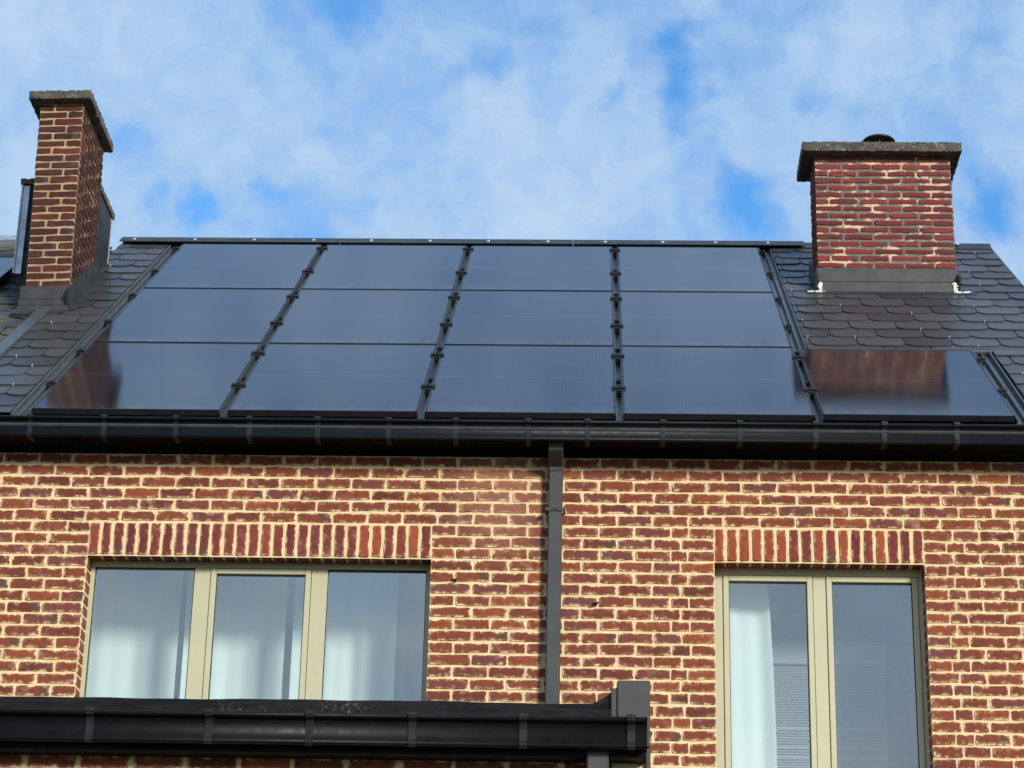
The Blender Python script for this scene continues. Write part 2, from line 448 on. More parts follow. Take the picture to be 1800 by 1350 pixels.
# ------------------------------------------------------------------ mesh helpers
def link(o, parent=None):
    COL.objects.link(o)
    if parent is not None:
        o.parent = parent
        if parent.type == 'EMPTY':
            o.matrix_parent_inverse = Matrix.Translation(-parent.location)
    return o
def mesh_data(name, verts, faces, mat, smooth=False):
    me = bpy.data.meshes.new(name)
    me.from_pydata([tuple(map(float, v)) for v in verts], [], faces)
    if mat is not None: me.materials.append(mat)
    if smooth:
        me.polygons.foreach_set('use_smooth', [True]*len(me.polygons))
    me.update()
    return me
def add(name, verts, faces, mat, parent=None, loc=None, rot=None, smooth=False):
    me = mesh_data(name, verts, faces, mat, smooth)
    o = bpy.data.objects.new(name, me)
    if loc is not None: o.location = loc
    if rot is not None: o.rotation_euler = rot
    return link(o, parent)
def tag(o, label, cat, group=None):
    o['label'] = label; o['category'] = cat
    if group: o['group'] = group
    return o
def thing(name, label, cat, loc, group=None):
    o = bpy.data.objects.new(name, None)
    o.empty_display_size = 0.2
    o.location = loc
    COL.objects.link(o)
    return tag(o, label, cat, group)

class MB:
    def __init__(self): self.v = []; self.f = []
    def add(self, verts, faces):
        k = len(self.v)
        self.v += [tuple(v) for v in verts]
        self.f += [tuple(i+k for i in f) for f in faces]
        return self
    def box(self, x0, x1, y0, y1, z0, z1, c=0.0):
        """box with optional chamfer"""
        if c <= 0:
            vs = [(x, y, z) for z in (z0, z1) for y in (y0, y1) for x in (x0, x1)]
            fs = [(0, 2, 3, 1), (4, 5, 7, 6), (0, 1, 5, 4), (2, 6, 7, 3), (0, 4, 6, 2), (1, 3, 7, 5)]
            return self.add(vs, fs)
        vs, fs, idx = [], [], {}
        X, Y, Z = (x0, x1), (y0, y1), (z0, z1)
        for i in (0, 1):
            for j in (0, 1):
                for k in (0, 1):
                    for a in range(3):
                        p_ = [X[i], Y[j], Z[k]]
                        for b_ in range(3):
                            if b_ != a:
                                p_[b_] += c if (i, j, k)[b_] == 0 else -c
                        idx[(i, j, k, a)] = len(vs); vs.append(p_)
        for a in range(3):
            o1, o2 = [q for q in range(3) if q != a]
            for s in (0, 1):
                loop = []
                for (m_, n_) in ((0, 0), (1, 0), (1, 1), (0, 1)):
                    key = [0, 0, 0]; key[a] = s; key[o1] = m_; key[o2] = n_
                    loop.append(idx[(*key, a)])
                if (s == 0) ^ (a == 1): loop.reverse()
                fs.append(tuple(loop))
        for a in range(3):          # edges along axis a
            o1, o2 = [q for q in range(3) if q != a]
            for m_ in (0, 1):
                for n_ in (0, 1):
                    k0 = [0, 0, 0]; k0[o1] = m_; k0[o2] = n_
                    k1 = list(k0); k1[a] = 1
                    q = [idx[(*k0, o1)], idx[(*k1, o1)], idx[(*k1, o2)], idx[(*k0, o2)]]
                    if (m_ ^ n_) ^ (a == 1): q.reverse()
                    fs.append(tuple(q))
        for i in (0, 1):
            for j in (0, 1):
                for k in (0, 1):
                    t = [idx[(i, j, k, a)] for a in range(3)]
                    if (i ^ j ^ k) == 0: t.reverse()
                    fs.append(tuple(t))
        return self.add(vs, fs)
    def obj(self, name, mat, parent=None, **kw):
        return add(name, self.v, self.f, mat, parent, **kw)

def extrude_x(profile, x0, x1, closed=True):
    """profile: list of (y, z); a prism along x"""
    n = len(profile)
    vs = [(x0, y, z) for y, z in profile] + [(x1, y, z) for y, z in profile]
    fs = [(i, (i+1) % n, n+(i+1) % n, n+i) for i in range(n if closed else n-1)]
    if closed:
        fs += [tuple(range(n-1, -1, -1)), tuple(range(n, 2*n))]
    return vs, fs
def roof_pt(x, v, n=0.0):
    return Vector((x, v*CT - n*ST, v*ST + n*CT))
ROT_ROOF = (TH, 0, 0)

def smooth_noise(nx, nz, cell, rng):
    """bilinear value noise on an nx*nz grid, one lattice cell = `cell` samples"""
    gx, gz = int(nx/cell)+3, int(nz/cell)+3
    g = rng.random((gx, gz))
    xs = np.arange(nx)/cell; zs = np.arange(nz)/cell
    xi = xs.astype(int); zi = zs.astype(int)
    fx = (xs-xi)[:, None]; fz = (zs-zi)[None, :]
    fx = fx*fx*(3-2*fx); fz = fz*fz*(3-2*fz)
    a = g[np.ix_(xi, zi)]; b = g[np.ix_(xi+1, zi)]; c = g[np.ix_(xi, zi+1)]; d = g[np.ix_(xi+1, zi+1)]
    return (a*(1-fx)+b*fx)*(1-fz) + (c*(1-fx)+d*fx)*fz - 0.5

def mortar_sheet(name, x0, x1, z0, z1, y, holes, mat, parent, step=0.0105, amp=1.0, axes='xz'):
    """uneven bed of mortar facing -Y: real relief that laps over brick arrises"""
    nx, nz = int((x1-x0)/step)+1, int((z1-z0)/step)+1
    xs = np.linspace(x0, x1, nx); zs = np.linspace(z0, z1, nz)
    h = (smooth_noise(nx, nz, 2.0, RNG)*0.0028 + smooth_noise(nx, nz, 5.0, RNG)*0.0035 + smooth_noise(nx, nz, 14.0, RNG)*0.0022 - 0.0022)*amp
    Y = y - h
    V = np.empty((nx, nz, 3)); V[..., 0] = xs[:, None]; V[..., 1] = Y; V[..., 2] = zs[None, :]
    for hx0, hx1, hz0, hz1 in holes:      # snap the sheet to the edge of an opening
        i0, i1 = np.abs(xs-hx0).argmin(), np.abs(xs-hx1).argmin()
        k0, k1 = np.abs(zs-hz0).argmin(), np.abs(zs-hz1).argmin()
        V[i0, :, 0] = hx0; V[i1, :, 0] = hx1; V[:, k0, 2] = hz0; V[:, k1, 2] = hz1
    I = np.arange(nx*nz).reshape(nx, nz)
    q = np.stack([I[:-1, :-1], I[1:, :-1], I[1:, 1:], I[:-1, 1:]], -1)
    keep = np.ones(q.shape[:2], bool)
    for hx0, hx1, hz0, hz1 in holes:
        i0, i1 = np.abs(xs-hx0).argmin(), np.abs(xs-hx1).argmin()
        k0, k1 = np.abs(zs-hz0).argmin(), np.abs(zs-hz1).argmin()
        keep[i0:i1, k0:k1] = False
    q = q[keep]
    me = bpy.data.meshes.new(name)
    me.vertices.add(nx*nz); me.vertices.foreach_set('co', V.reshape(-1))
    me.loops.add(q.size); me.loops.foreach_set('vertex_index', q.reshape(-1).astype(np.int32))
    me.polygons.add(len(q)); me.polygons.foreach_set('loop_start', np.arange(0, q.size, 4, dtype=np.int32))
    me.polygons.foreach_set('use_smooth', np.ones(len(q), bool))
    me.materials.append(mat)
    me.update(calc_edges=True); me.validate()
    o = bpy.data.objects.new(name, me)
    return link(o, parent)

# ---- bricks: an irregular hand-made face, arrises running back into the mortar
def brick_shape(L, H, depth, rng, inset=0.0045, proud=0.0055):
    hx, hz = L/2, H/2
    c = 0.008
    base = [(-hx, -hz+c), (-hx+c, -hz), (-hx*.35, -hz), (hx*.3, -hz), (hx-c, -hz), (hx, -hz+c),
            (hx, hz-c), (hx-c, hz), (hx*.35, hz), (-hx*.3, hz), (-hx+c, hz), (-hx, hz-c)]
    n = len(base)
    vs, uv = [], []
    for x, z in base:                                    # front ring
        ix = x*(1-(inset*rng.uniform(.4, 1.5))/hx); iz = z*(1-(inset*rng.uniform(.3, 1.6))/hz)
        vs.append((ix+rng.uniform(-.001, .001), -proud*rng.uniform(.7, 1.2), iz)); uv.append((x/hx*.985, z/hz*.96))
    for x, z in base:                                    # arris ring
        vs.append((x, 0.010, z)); uv.append((x/hx, z/hz))
    vs.append((0, -proud*rng.uniform(.9, 1.5), 0)); uv.append((0, 0))
    fs = [(i, (i+1) % n, 2*n) for i in range(n)]
    fs += [(i, n+i, n+(i+1) % n, (i+1) % n) for i in range(n)]
    if depth > 0.02:
        k = len(vs)
        for x, z in base:
            vs.append((x, depth, z)); uv.append((x/hx*.6, z/hz*.3))
        fs += [(n+i, k+i, k+(i+1) % n, n+(i+1) % n) for i in range(n)]
    return np.array(vs), fs, np.array(uv)
def set_buv(me, uv, rnd):
    a = me.attributes.new('buv', 'FLOAT_VECTOR', 'POINT')
    arr = np.zeros((len(me.vertices), 3)); arr[:, :2] = uv; arr[:, 2] = rnd
    a.data.foreach_set('vector', arr.reshape(-1))
class Bricks:
    """a kind of brick: a dozen cut shapes that all bricks of a wall share"""
    def __init__(self, name, L, H, mat, depth=0.02, n=14, seed=1, **kw):
        self.L, self.H, self.mat = L, H, mat
        rng = random.Random(seed)
        self.shapes = [brick_shape(L, H, depth, rng, **kw) for _ in range(n)]
        self.meshes = []
        for i, (v, f, uv) in enumerate(self.shapes):
            me = mesh_data(name, v, f, mat)
            set_buv(me, uv, i*0.377)
            self.meshes.append(me)
    def place(self, name, parent, loc, sx=1.0, sz=1.0, rot=(0, 0, 0)):
        o = bpy.data.objects.new(name, random.choice(self.meshes))
        o.location = loc; o.scale = (sx, 1, sz)
        o.rotation_euler = rot
        return link(o, parent)
def joined_bricks(name, items, mat, parent):
    """items: (kind, loc, sx, sz, rot) - the many that are not picked apart"""
    V, F, U = [], [], []
    k = 0
    for kind, loc, sx, sz, rot in items:
        v, f, uv = random.choice(kind.shapes)
        w = v*np.array([sx, 1, sz])
        if any(rot):
            R_ = np.array(Matrix.Rotation(rot[2], 3, 'Z') @ Matrix.Rotation(rot[1], 3, 'Y'))
            w = w @ R_.T
        V.append(w+np.array(loc)); F += [tuple(i+k for i in q) for q in f]
        k += len(v)
        U.append(np.column_stack([uv, np.full(len(v), random.random())]))
    V = np.concatenate(V); U = np.concatenate(U)
    me = mesh_data(name, V, F, mat)
    a = me.attributes.new('buv', 'FLOAT_VECTOR', 'POINT')
    a.data.foreach_set('vector', U.reshape(-1))
    o = bpy.data.objects.new(name, me)
    o['kind'] = 'stuff'
    return link(o, parent)

# ================================================================== ground
gv = []
for x in (-600, 600):
    for y in (-600, 600): gv.append((x, y, GROUND))
ground = add('ground', gv, [(0, 2, 3, 1)], M_GRASS)
ground['kind'] = 'structure'

# ================================================================== the house
YW = 0.20                       # face of the rear wall
COURSE = 0.07155
BED0 = -0.2835                  # first bed joint under the gutter
X0, X1 = -0.56, 6.57            # party line and gable
house = thing('brick_house', 'two storey red brick house with cream joints and black slate roof', 'house', (3.0, 3.0, GROUND))
LW = (0.372, 2.415)             # left window opening
RW = (4.083, 5.310)             # right window opening
HEAD = BED0 - 8*COURSE          # underside of the soldier courses
LTOP = BED0 - 5*COURSE
LBOT, RBOT = -2.14, -2.43
ZB = BED0 - 42*COURSE           # brickwork is built down to here
holes = [(LW[0], LW[1], LBOT, HEAD), (RW[0], RW[1], RBOT, HEAD)]
wall = mortar_sheet('wall', X0-2.2, X1, ZB, BED0+COURSE+0.01, YW, holes, M_MORTAR, house)

kb = Bricks('brick', 0.199, 0.0635, M_BRICK, n=22, seed=3)
kd = Bricks('brick', 0.199, 0.0635, M_BRICK, depth=0.135, n=10, seed=5)
PITCH_B = 0.2115
items = []
for k in range(-1, 41):
    zt = BED0 - k*COURSE; zc = zt - COURSE/2          # course below bed k
    if k == -1: zc = BED0 + COURSE/2
    segs = [(X0-2.2, X1)]
    for hx0, hx1, hz0, hz1 in [(LW[0], LW[1], LBOT, LTOP), (RW[0], RW[1], RBOT, LTOP)]:
        if hz0-0.01 < zc < hz1:
            segs = [s for a, b in segs for s in ((a, min(b, hx0)), (max(a, hx1), b)) if s[1]-s[0] > 0.02]
    for a, b in segs:
        # joints: running bond on a common grid, cut at the edges of openings
        ph = 0.13 + (0.5*PITCH_B if k % 2 else 0.0) + random.uniform(-.006, .006)
        xs = [a]
        x = math.ceil((a-ph)/PITCH_B)*PITCH_B + ph
        while x < b-0.02:
            if x-xs[-1] > 0.055: xs.append(x+random.uniform(-.005, .005))
            x += PITCH_B
        # the short closer bricks beside the openings
        if b-xs[-1] < 0.055 and len(xs) > 1: xs.pop()
        xs.append(b)
        if abs(a-RW[1]) < .01 and len(xs) > 3:
            c1 = xs[0] + (0.175 if k % 2 else 0.135); c2 = c1 + (0.155 if k % 2 else 0.105)
            xs = [xs[0], c1, c2]
            while xs[-1] < X1-0.27: xs.append(xs[-1]+PITCH_B+random.uniform(-.004, .004))
            xs.append(X1)
        if abs(b-RW[0]) < .01 and len(xs) > 4:
            xs = [q for q in xs[:-1] if q < b-0.24]
            xs += [xs[-1]+(0.165 if k % 2 == 0 else 0.104)+random.uniform(-.006, .006), b]
        for i in range(len(xs)-1):
            l, r = xs[i], xs[i+1]
            edge_l = any(abs(l-e) < .01 for e in (LW[1], RW[1])); edge_r = any(abs(r-e) < .01 for e in (LW[0], RW[0]))
            jl = 0.0 if edge_l else 0.0045; jr = 0.0 if edge_r else 0.0045
            L = r-l-jl-jr
            kind = kd if (edge_l or edge_r) else kb
            items.append((kind, ((l+jl+r-jr)/2, YW+random.uniform(-.0015, .0018), zc+random.uniform(-.0018, .0018)), L/0.199, random.uniform(.95, 1.03), (0, random.uniform(-.006, .006), 0)))
bpy.context.view_layer.update()
def seen(p_):
    c = world_to_camera_view(scene, cam, Vector(p_))
    u, v = c.x*1800, (1-c.y)*1350
    if not (0 <= u <= 1800 and 806 < v < 1350): return 0.0
    if u < 1142 and v > 1226: return 0.0
    if 960 < u < 988: return 0.0
    return 1.0/c.z
cand = [(seen(it[1])*min(1.0, it[2]), i) for i, it in enumerate(items)]
cand.sort(reverse=True)
single = {i for s, i in cand[:300] if s > 0}
rest = []
for i, it in enumerate(items):
    if i in single:
        it[0].place('brick', wall, it[1], it[2], it[3], it[4])
    else:
        rest.append(it)
joined_bricks('brick_courses', rest, M_BRICK, wall)

# soldier courses over the two windows
ks = Bricks('brick', 0.2, 0.0585, M_SOLDIER, depth=0.13, n=12, seed=9, inset=0.005)
for (a, b), nb in ((LW, 28), (RW, 17)):
    a2, b2 = a-0.004, b+0.004
    lm = MB().box(a-0.012, b+0.012, YW-0.0005, YW+0.128, HEAD+0.013, LTOP+0.004).obj('lintel', M_MORTAR, house)
    w = (b2-a2)/nb
    for i in range(nb):
        ks.place('brick', lm, (a2+(i+.5)*w, YW-0.003+random.uniform(-.001, .001), (HEAD+LTOP)/2+random.uniform(-.002, .001)),
                 0.997*(LTOP-HEAD-0.012)/0.2, (w-0.0135)/0.0585*random.uniform(.93, 1.03), (0, math.pi/2+random.uniform(-.008, .008), 0))
# mortar of the jambs and the heads behind the face
for (a, b), zb in ((LW, LBOT), (RW, RBOT)):
    MB().box(a-0.05, a-0.005, YW+0.004, YW+0.135, zb, HEAD+0.003).obj('jamb', M_MORTAR, house)
    MB().box(b+0.005, b+0.05, YW+0.004, YW+0.135, zb, HEAD+0.003).obj('jamb', M_MORTAR, house)
# gable, back and the plain lower part of the shell
sh = MB()
sh.box(X0-2.2, X1, YW+0.012, YW+0.08, GROUND, ZB+0.02)
sh.add([(X1-0.02, YW+0.02, GROUND), (X1-0.02, 8.9, GROUND), (X1-0.02, 8.9, -0.1), (X1-0.02, 4.42, 3.08), (X1-0.02, YW+0.02, -0.1)], [(0, 1, 2, 3, 4)])
sh.add([(X0, 8.9, GROUND), (X1-0.02, 8.9, GROUND), (X1-0.02, 8.9, -0.1), (X0, 8.9, -0.1)], [(0, 1, 2, 3)])
sh.obj('side_wall', M_SIDE, house)

# ---- windows
YF = YW + 0.13
def window(parent, outer, inner_zones, z_top, z_bot, head_z, label):
    """outer: x range; inner_zones: list of ('fixed'|'sash', x0, x1)"""
    m = MB()
    xs = sorted(inner_zones, key=lambda q: q[1])
    m.box(outer[0], outer[1], YF, YF+0.07, head_z, z_top, 0.002)
    m.box(outer[0], outer[1], YF, YF+0.07, z_bot-0.09, z_bot, 0.002)
    edges = [outer[0]] + [e for z in xs for e in z[1:3]] + [outer[1]]
    for i in range(0, len(edges), 2):
        m.box(edges[i], edges[i+1], YF+0.0015, YF+0.07, z_bot, head_z, 0.002)
    w = m.obj('window', M_BEIGE, parent)
    w['label'] = label
    for kind, a, b in xs:
        if kind == 'sash':
            g = 0.003; s = 0.033
            q = MB()
            y0 = YF-0.007
            q.box(a+g, a+g+s, y0, YF+0.06, z_bot+g, head_z-g, 0.003).box(b-g-s, b-g, y0, YF+0.06, z_bot+g, head_z-g, 0.003)
            q.box(a+g+s, b-g-s, y0+0.0012, YF+0.06, head_z-g-s, head_z-g, 0.003).box(a+g+s, b-g-s, y0+0.0012, YF+0.06, z_bot+g, z_bot+g+s, 0.003)
            q.obj('sash', M_BEIGE, w)
            ga, gb, gt, gz = a+g+s, b-g-s, head_z-g-s, z_bot+g+s
        else:
            ga, gb, gt, gz = a, b, head_z, z_bot
        r = 0.0045
        MB().box(ga, ga+r, YF+0.008, YF+0.03, gz, gt).box(gb-r, gb, YF+0.008, YF+0.03, gz, gt).box(ga+r, gb-r, YF+0.008, YF+0.03, gt-r*1.6, gt).obj('glazing_seal', M_SEAL, w)
        MB().box(ga+0.001, gb-0.001, YF+0.016, YF+0.020, gz+0.001, gt-0.001).obj('pane', M_GLASS, w)
    return w
window(house, (LW[0]-0.03, LW[1]+0.03), [('fixed', 0.397, 0.996), ('sash', 1.092, 1.697), ('fixed', 1.793, 2.382)], HEAD+0.06, LBOT+0.06, -0.885, 'three light window with white curtains behind, sage beige frame')
window(house, (RW[0]-0.03, RW[1]+0.06), [('sash', 4.136, 4.668), ('sash', 4.743, 5.286)], HEAD+0.06, RBOT+0.06, -0.893, 'two sash window with honeycomb net behind, sage beige frame')
# rooms behind the windows
for (a, b), zb in ((LW, LBOT), (RW, RBOT)):
    x0, x1, y0, y1, z0, z1 = a-0.35, b+0.35, YF+0.03, 3.6, zb-0.8, HEAD+0.28
    vs = [(x, y, z) for z in (z0, z1) for y in (y0, y1) for x in (x0, x1)]
    add('room', vs, [(0, 2, 3, 1), (4, 5, 7, 6), (2, 6, 7, 3), (0, 4, 6, 2), (1, 3, 7, 5)], M_PLASTER, house)
    fr = MB()
    fr.box(x0, a-0.028, y0, y0+0.03, z0, z1).box(b+(0.028 if a == LW[0] else 0.058), x1, y0, y0+0.03, z0, z1)
    fr.box(a-0.028, b+0.028, y0+0.041, y0+0.07, HEAD+0.058, z1).box(a-0.028, b+0.028, y0+0.041, y0+0.07, z0, zb-0.02)
    fr.obj('inner_wall', M_PLASTER, house)

# ---- gutter with brackets, soffit, downpipe
GP = [(-0.140, -0.100), (-0.148, -0.106), (-0.148, -0.116), (-0.140, -0.122), (-0.131, -0.122), (-0.124, -0.132), (-0.119, -0.150), (-0.118, -0.170),
      (-0.122, -0.194), (-0.129, -0.205), (-0.131, -0.214), (-0.126, -0.221), (-0.116, -0.222), (-0.108, -0.219), (-0.085, -0.217), (-0.050, -0.2165), (0.0, -0.216), (0.049, -0.216)]
def gutter_profile(dy, dz):
    out = [(y+dy, z+dz) for y, z in GP]
    back = [(0.049+dy, -0.085+dz), (0.045+dy, -0.085+dz), (0.045+dy, -0.212+dz), (-0.05+dy, -0.212+dz), (-0.105+dy, -0.205+dz), (-0.108+dy, -0.15+dz), (-0.122+dy, -0.118+dz), (-0.132+dy, -0.103+dz)]
    return out+back
def gutter(parent, x0, x1, dy, dz, xs, mat, name='gutter', tilt=0.0):
    vs, fs = extrude_x(gutter_profile(dy, dz), x0, x1)
    g = add(name, vs, fs, mat, parent)
    g.data.polygons.foreach_set('use_smooth', [len(p_.vertices) == 4 for p_ in g.data.polygons])
    g.data.materials.append(M_UNDER)
    ng = len(GP)
    for p_ in g.data.polygons[13:ng-1]: p_.material_index = 1
    # stop ends fill the section
    vs2, fs2 = extrude_x([(y+dy, z+dz) for y, z in GP]+[(0.049+dy, -0.06+dz), (-0.13+dy, -0.106+dz)], x1-0.004, x1+0.001)
    add('stop_end', vs2, fs2, mat, g)
    outer = [(y-0.004, z-0.002) if i > 4 else (y-0.004, z+(0.003 if i == 0 else 0)) for i, (y, z) in enumerate(GP)]
    outer = outer[:-1]
    strap = [(y+dy, z+dz) for y, z in outer]
    inner = [(y+0.0035+dy, z+0.0015+dz) for y, z in reversed(GP[:-1])]
    hw = 0.015
    sv, sf = extrude_x(strap+inner, -hw, hw)
    m = MB().add(sv, sf)
    m.box(-hw-0.004, hw+0.004, -0.156+dy, -0.098+dy, -0.112+dz, -0.094+dz, 0.003)
    m.box(-0.003, 0.003, -0.1585+dy, -0.155+dy, -0.106+dz, -0.100+dz)
    first = None
    for x in xs:
        if first is None:
            first = m.obj('bracket', M_BRACKET, g)
            o = first
        else:
            o = bpy.data.objects.new('bracket', first.data)
            link(o, g)
        o.location = (x, 0, 0)
    return g
gx = [0.016, 0.46, 0.889, 1.327, 1.735, 2.154, 2.553, 2.981, 3.332, 3.775, 4.227, 4.672, 5.073, 5.496, 5.92, 6.35, -0.42]
gutter(house, X0-2.2, X1+0.04, 0.06, 0.0225, gx, M_GUTTER)
MB().box(X0-2.2, X1, 0.112, YW+0.02, -0.194, -0.03, 0.003).box(X0-2.2, X1, YW-0.022, YW+0.02, -0.213, -0.1945, 0.003).obj('soffit', M_SOFFIT, house)

def tube_box(path, wx, wy, c=0.006):
    """rectangular pipe with chamfered corners swept along a path in the y-z plane; path: (x, y, z)"""
    sec = [(-wx/2+c, -wy/2), (wx/2-c, -wy/2), (wx/2, -wy/2+c), (wx/2, wy/2-c), (wx/2-c, wy/2), (-wx/2+c, wy/2), (-wx/2, wy/2-c), (-wx/2, -wy/2+c)]
    n = len(sec); vs, fs = [], []
    for i, p_ in enumerate(path):
        a = Vector(path[max(i-1, 0)]); b = Vector(path[min(i+1, len(path)-1)])
        t = (b-a).normalized()
        side = Vector((1, 0, 0)); nrm = t.cross(side).normalized()
        if nrm.y < 0: nrm = -nrm
        for u, v in sec: vs.append(Vector(p_)+side*u+nrm*v)
        if i:
            k = (i-1)*n
            fs += [(k+j, k+(j+1) % n, k+n+(j+1) % n, k+n+j) for j in range(n)]
    fs.append(tuple(range(n))); fs.append(tuple(range(len(vs)-1, len(vs)-1-n, -1)))
    return vs, fs
dp_v, dp_f = tube_box([(3.145, YW-0.045, -0.275), (3.1445, YW-0.045, -1.0), (3.1435, YW-0.045, -6.5)], 0.083, 0.07)
dpipe = add('downpipe', dp_v, dp_f, M_PIPE, house)
el_v, el_f = tube_box([(3.145, 0.005, -0.170), (3.145, 0.022, -0.208), (3.145, YW-0.065, -0.272), (3.145, YW-0.05, -0.31)], 0.086, 0.074)
add('elbow', el_v, el_f, M_PIPE, dpipe)
bk = MB().box(3.085, 3.205, YW-0.086, YW-0.080, -0.575, -0.553, 0.002).box(3.087, 3.100, YW-0.083, YW-0.004, -0.573, -0.555, 0.002).box(3.190, 3.203, YW-0.083, YW-0.004, -0.573, -0.555, 0.002)
bk.box(3.120, 3.168, YW-0.090, YW-0.086, -0.570, -0.567).box(3.120, 3.168, YW-0.090, YW-0.086, -0.561, -0.558)
bk.obj('pipe_clip', M_PIPE, dpipe)

# ---- roof: deck, slates, flashings, ridge
NS = -0.040                      # slates lie this far under the panel glass
dk = MB()
VR = 5.41
dk.add([roof_pt(X0, -0.03, NS-0.03), roof_pt(X1-0.01, -0.03, NS-0.03), roof_pt(X1-0.01, VR, NS-0.03), roof_pt(X0, VR, NS-0.03)], [(0, 1, 2, 3)])
pr = roof_pt(0, VR, NS-0.03)
dk.add([(X0, pr.y, pr.z), (X1-0.01, pr.y, pr.z), (X1-0.01, 2*pr.y, -0.05), (X0, 2*pr.y, -0.05)], [(0, 1, 2, 3)])
dk.box(X1-0.012, X1-0.006, 0.2, 0.22, -0.1, -0.08)
roof = dk.obj('roof', M_DECK, house)

SW, SP, SL, SC = 0.318, 0.25, 0.50, (0.055, 0.055)     # slate width, exposure, length, clipped corner
V_PH, J_PH = 3.375, -0.27
def clip_poly(poly, axis, lim, keep_less):
    out = []
    for i in range(len(poly)):
        a, b = poly[i], poly[(i+1) % len(poly)]
        ia = a[axis] <= lim if keep_less else a[axis] >= lim
        ib = b[axis] <= lim if keep_less else b[axis] >= lim
        if ia: out.append(a)
        if ia != ib:
            t = (lim-a[axis])/(b[axis]-a[axis])
            out.append((a[0]+t*(b[0]-a[0]), a[1]+t*(b[1]-a[1])))
    return out
HB, TK = 0.017, 0.0075
def slate_poly(rx=random):
    w = SW/2-0.0038
    return [(-w, SC[1]), (-w+SC[0]*.55, SC[1]*.26), (-w+SC[0], 0), (w-SC[0], 0), (w-SC[0]*.55, SC[1]*.26), (w, SC[1]), (w, SL), (-w, SL)]
def slate_mesh(poly, mat):
    n = len(poly)
    def h(v): return HB*(1-v/SL)
    top = [(x, v, h(v)+TK) for x, v in poly]; bot = [(x, v, h(v)) for x, v in poly]
    fs = [tuple(range(n))] + [(i, n+i, n+(i+1) % n, (i+1) % n) for i in range(n)]
    return mesh_data('slate', top+bot, fs, mat)
SLATE_FULL = {}
hooks = MB()
def lay_slates(parent, x0, x1, v0, v1, mat, n0=NS, hook=True, jit=1.0):
    if mat.name not in SLATE_FULL: SLATE_FULL[mat.name] = slate_mesh(slate_poly(), mat)
    k0 = math.ceil((v0-SL*0.6-V_PH)/SP); k1 = math.floor((v1-V_PH)/SP)
    for k in range(k0, k1+1):
        vb = V_PH+k*SP
        ph = J_PH + (0.5*SW if k % 2 else 0.0)
        j0 = math.floor((x0-ph)/SW)
        for j in range(j0, int((x1-x0)/SW)+j0+2):
            xc = ph+(j+.5)*SW
            if xc+SW/2 <= x0+0.012 or xc-SW/2 >= x1-0.012: continue
            poly = slate_poly(); full = True
            lims = [(0, x0-xc, False), (0, x1-xc, True), (1, v0-vb, False), (1, v1-vb, True)]
            for ax, lim, less in lims:
                if any((p_[ax] > lim+1e-6) if less else (p_[ax] < lim-1e-6) for p_ in poly):
                    poly = clip_poly(poly, ax, lim, less); full = False
                    if len(poly) < 3: break
            if len(poly) < 3: continue
            me = SLATE_FULL[mat.name] if full else slate_mesh(poly, mat)
            o = bpy.data.objects.new('slate', me)
            o.location = roof_pt(xc+random.uniform(-.002, .002)*jit, vb+random.uniform(-.003, .003)*jit, n0+random.uniform(0, .002)*jit)
            o.rotation_euler = (TH+random.uniform(-.004, .004)*jit, random.uniform(-.004, .004)*jit, random.uniform(-.006, .006)*jit)
            link(o, parent)
            if hook and vb > v0 and random.random() < 0.36 and x0+.02 < xc < x1-.02:
                hx = xc+random.uniform(-.004, .004)
                a = [roof_pt(hx+dx, vb+dv, n0+dn) for dn in (0.0, HB+TK+0.006) for dv in (-0.008, 0.012) for dx in (-0.0028, 0.0028)]
                hooks.add(a, [(0, 2, 3, 1), (4, 5, 7, 6), (0, 1, 5, 4), (2, 6, 7, 3), (0, 4, 6, 2), (1, 3, 7, 5)])
lay_slates(roof, X0+0.03, -0.130, -0.02, 5.35, M_SLATE)
lay_slates(roof, 4.785, X1, 1.80, 5.35, M_SLATE)
lay_slates(roof, 6.005, X1, -0.02, 1.80-0.002, M_SLATE)
ho = hooks.obj('slate_hook', M_CLIP, roof); ho['kind'] = 'stuff'

def roof_strip(name, x0, x1, v0, v1, n0, n1, mat, parent, c=0.002):
    return MB().box(x0, x1, v0, v1, n0, n1, c).obj(name, mat, parent, rot=ROT_ROOF)
# ridge: folded metal cap with pale clips
rp = roof_pt(0, 5.46, 0.03)
def ridge_cap(x0, x1, dn=0.0):
    a0 = roof_pt(0, 5.27, 0.010+dn); a1 = roof_pt(0, 5.27, 0.004+dn); t = roof_pt(0, 5.405, 0.012+dn*.5); t1 = roof_pt(0, 5.40, 0.004+dn*.5)
    return extrude_x([(a1.y, a1.z), (a0.y, a0.z), (t.y-0.012, t.z), (t.y+0.012, t.z), (2*t.y-a0.y, a0.z), (2*t.y-a1.y, a1.z), (t1.y, t1.z)], x0, x1)
ends = [X0+0.02, 1.26, 3.18, 5.06, X1]
for a, b in zip(ends[:-1], ends[1:]):
    vs, fs = ridge_cap(a+0.0015, b-0.0015, -0.022 if a > 5 else 0.0)
    add('ridge_cap', vs, fs, M_RIDGE, roof)
for x in [-0.425, 0.076, 0.564, 1.055, 1.528, 2.011, 2.488, 2.975, 3.443, 3.911, 4.341, 4.767, 6.30]:
    roof_strip('ridge_clip', x-0.012, x+0.012, 5.315, 5.407, 0.0115, 0.017, M_CLIP, roof, 0.0015)
# party strip beside the neighbour, from eave to chimney
roof_strip('party_flashing', -0.615, -0.528, -0.05, 2.70, -0.05, 0.004, M_FLASH, roof, 0.006)
# gable verge trim
roof_strip('verge_trim', X1+0.001, X1+0.012, -0.03, 5.45, -0.16, NS+0.018, M_FLASH, roof, 0.002)

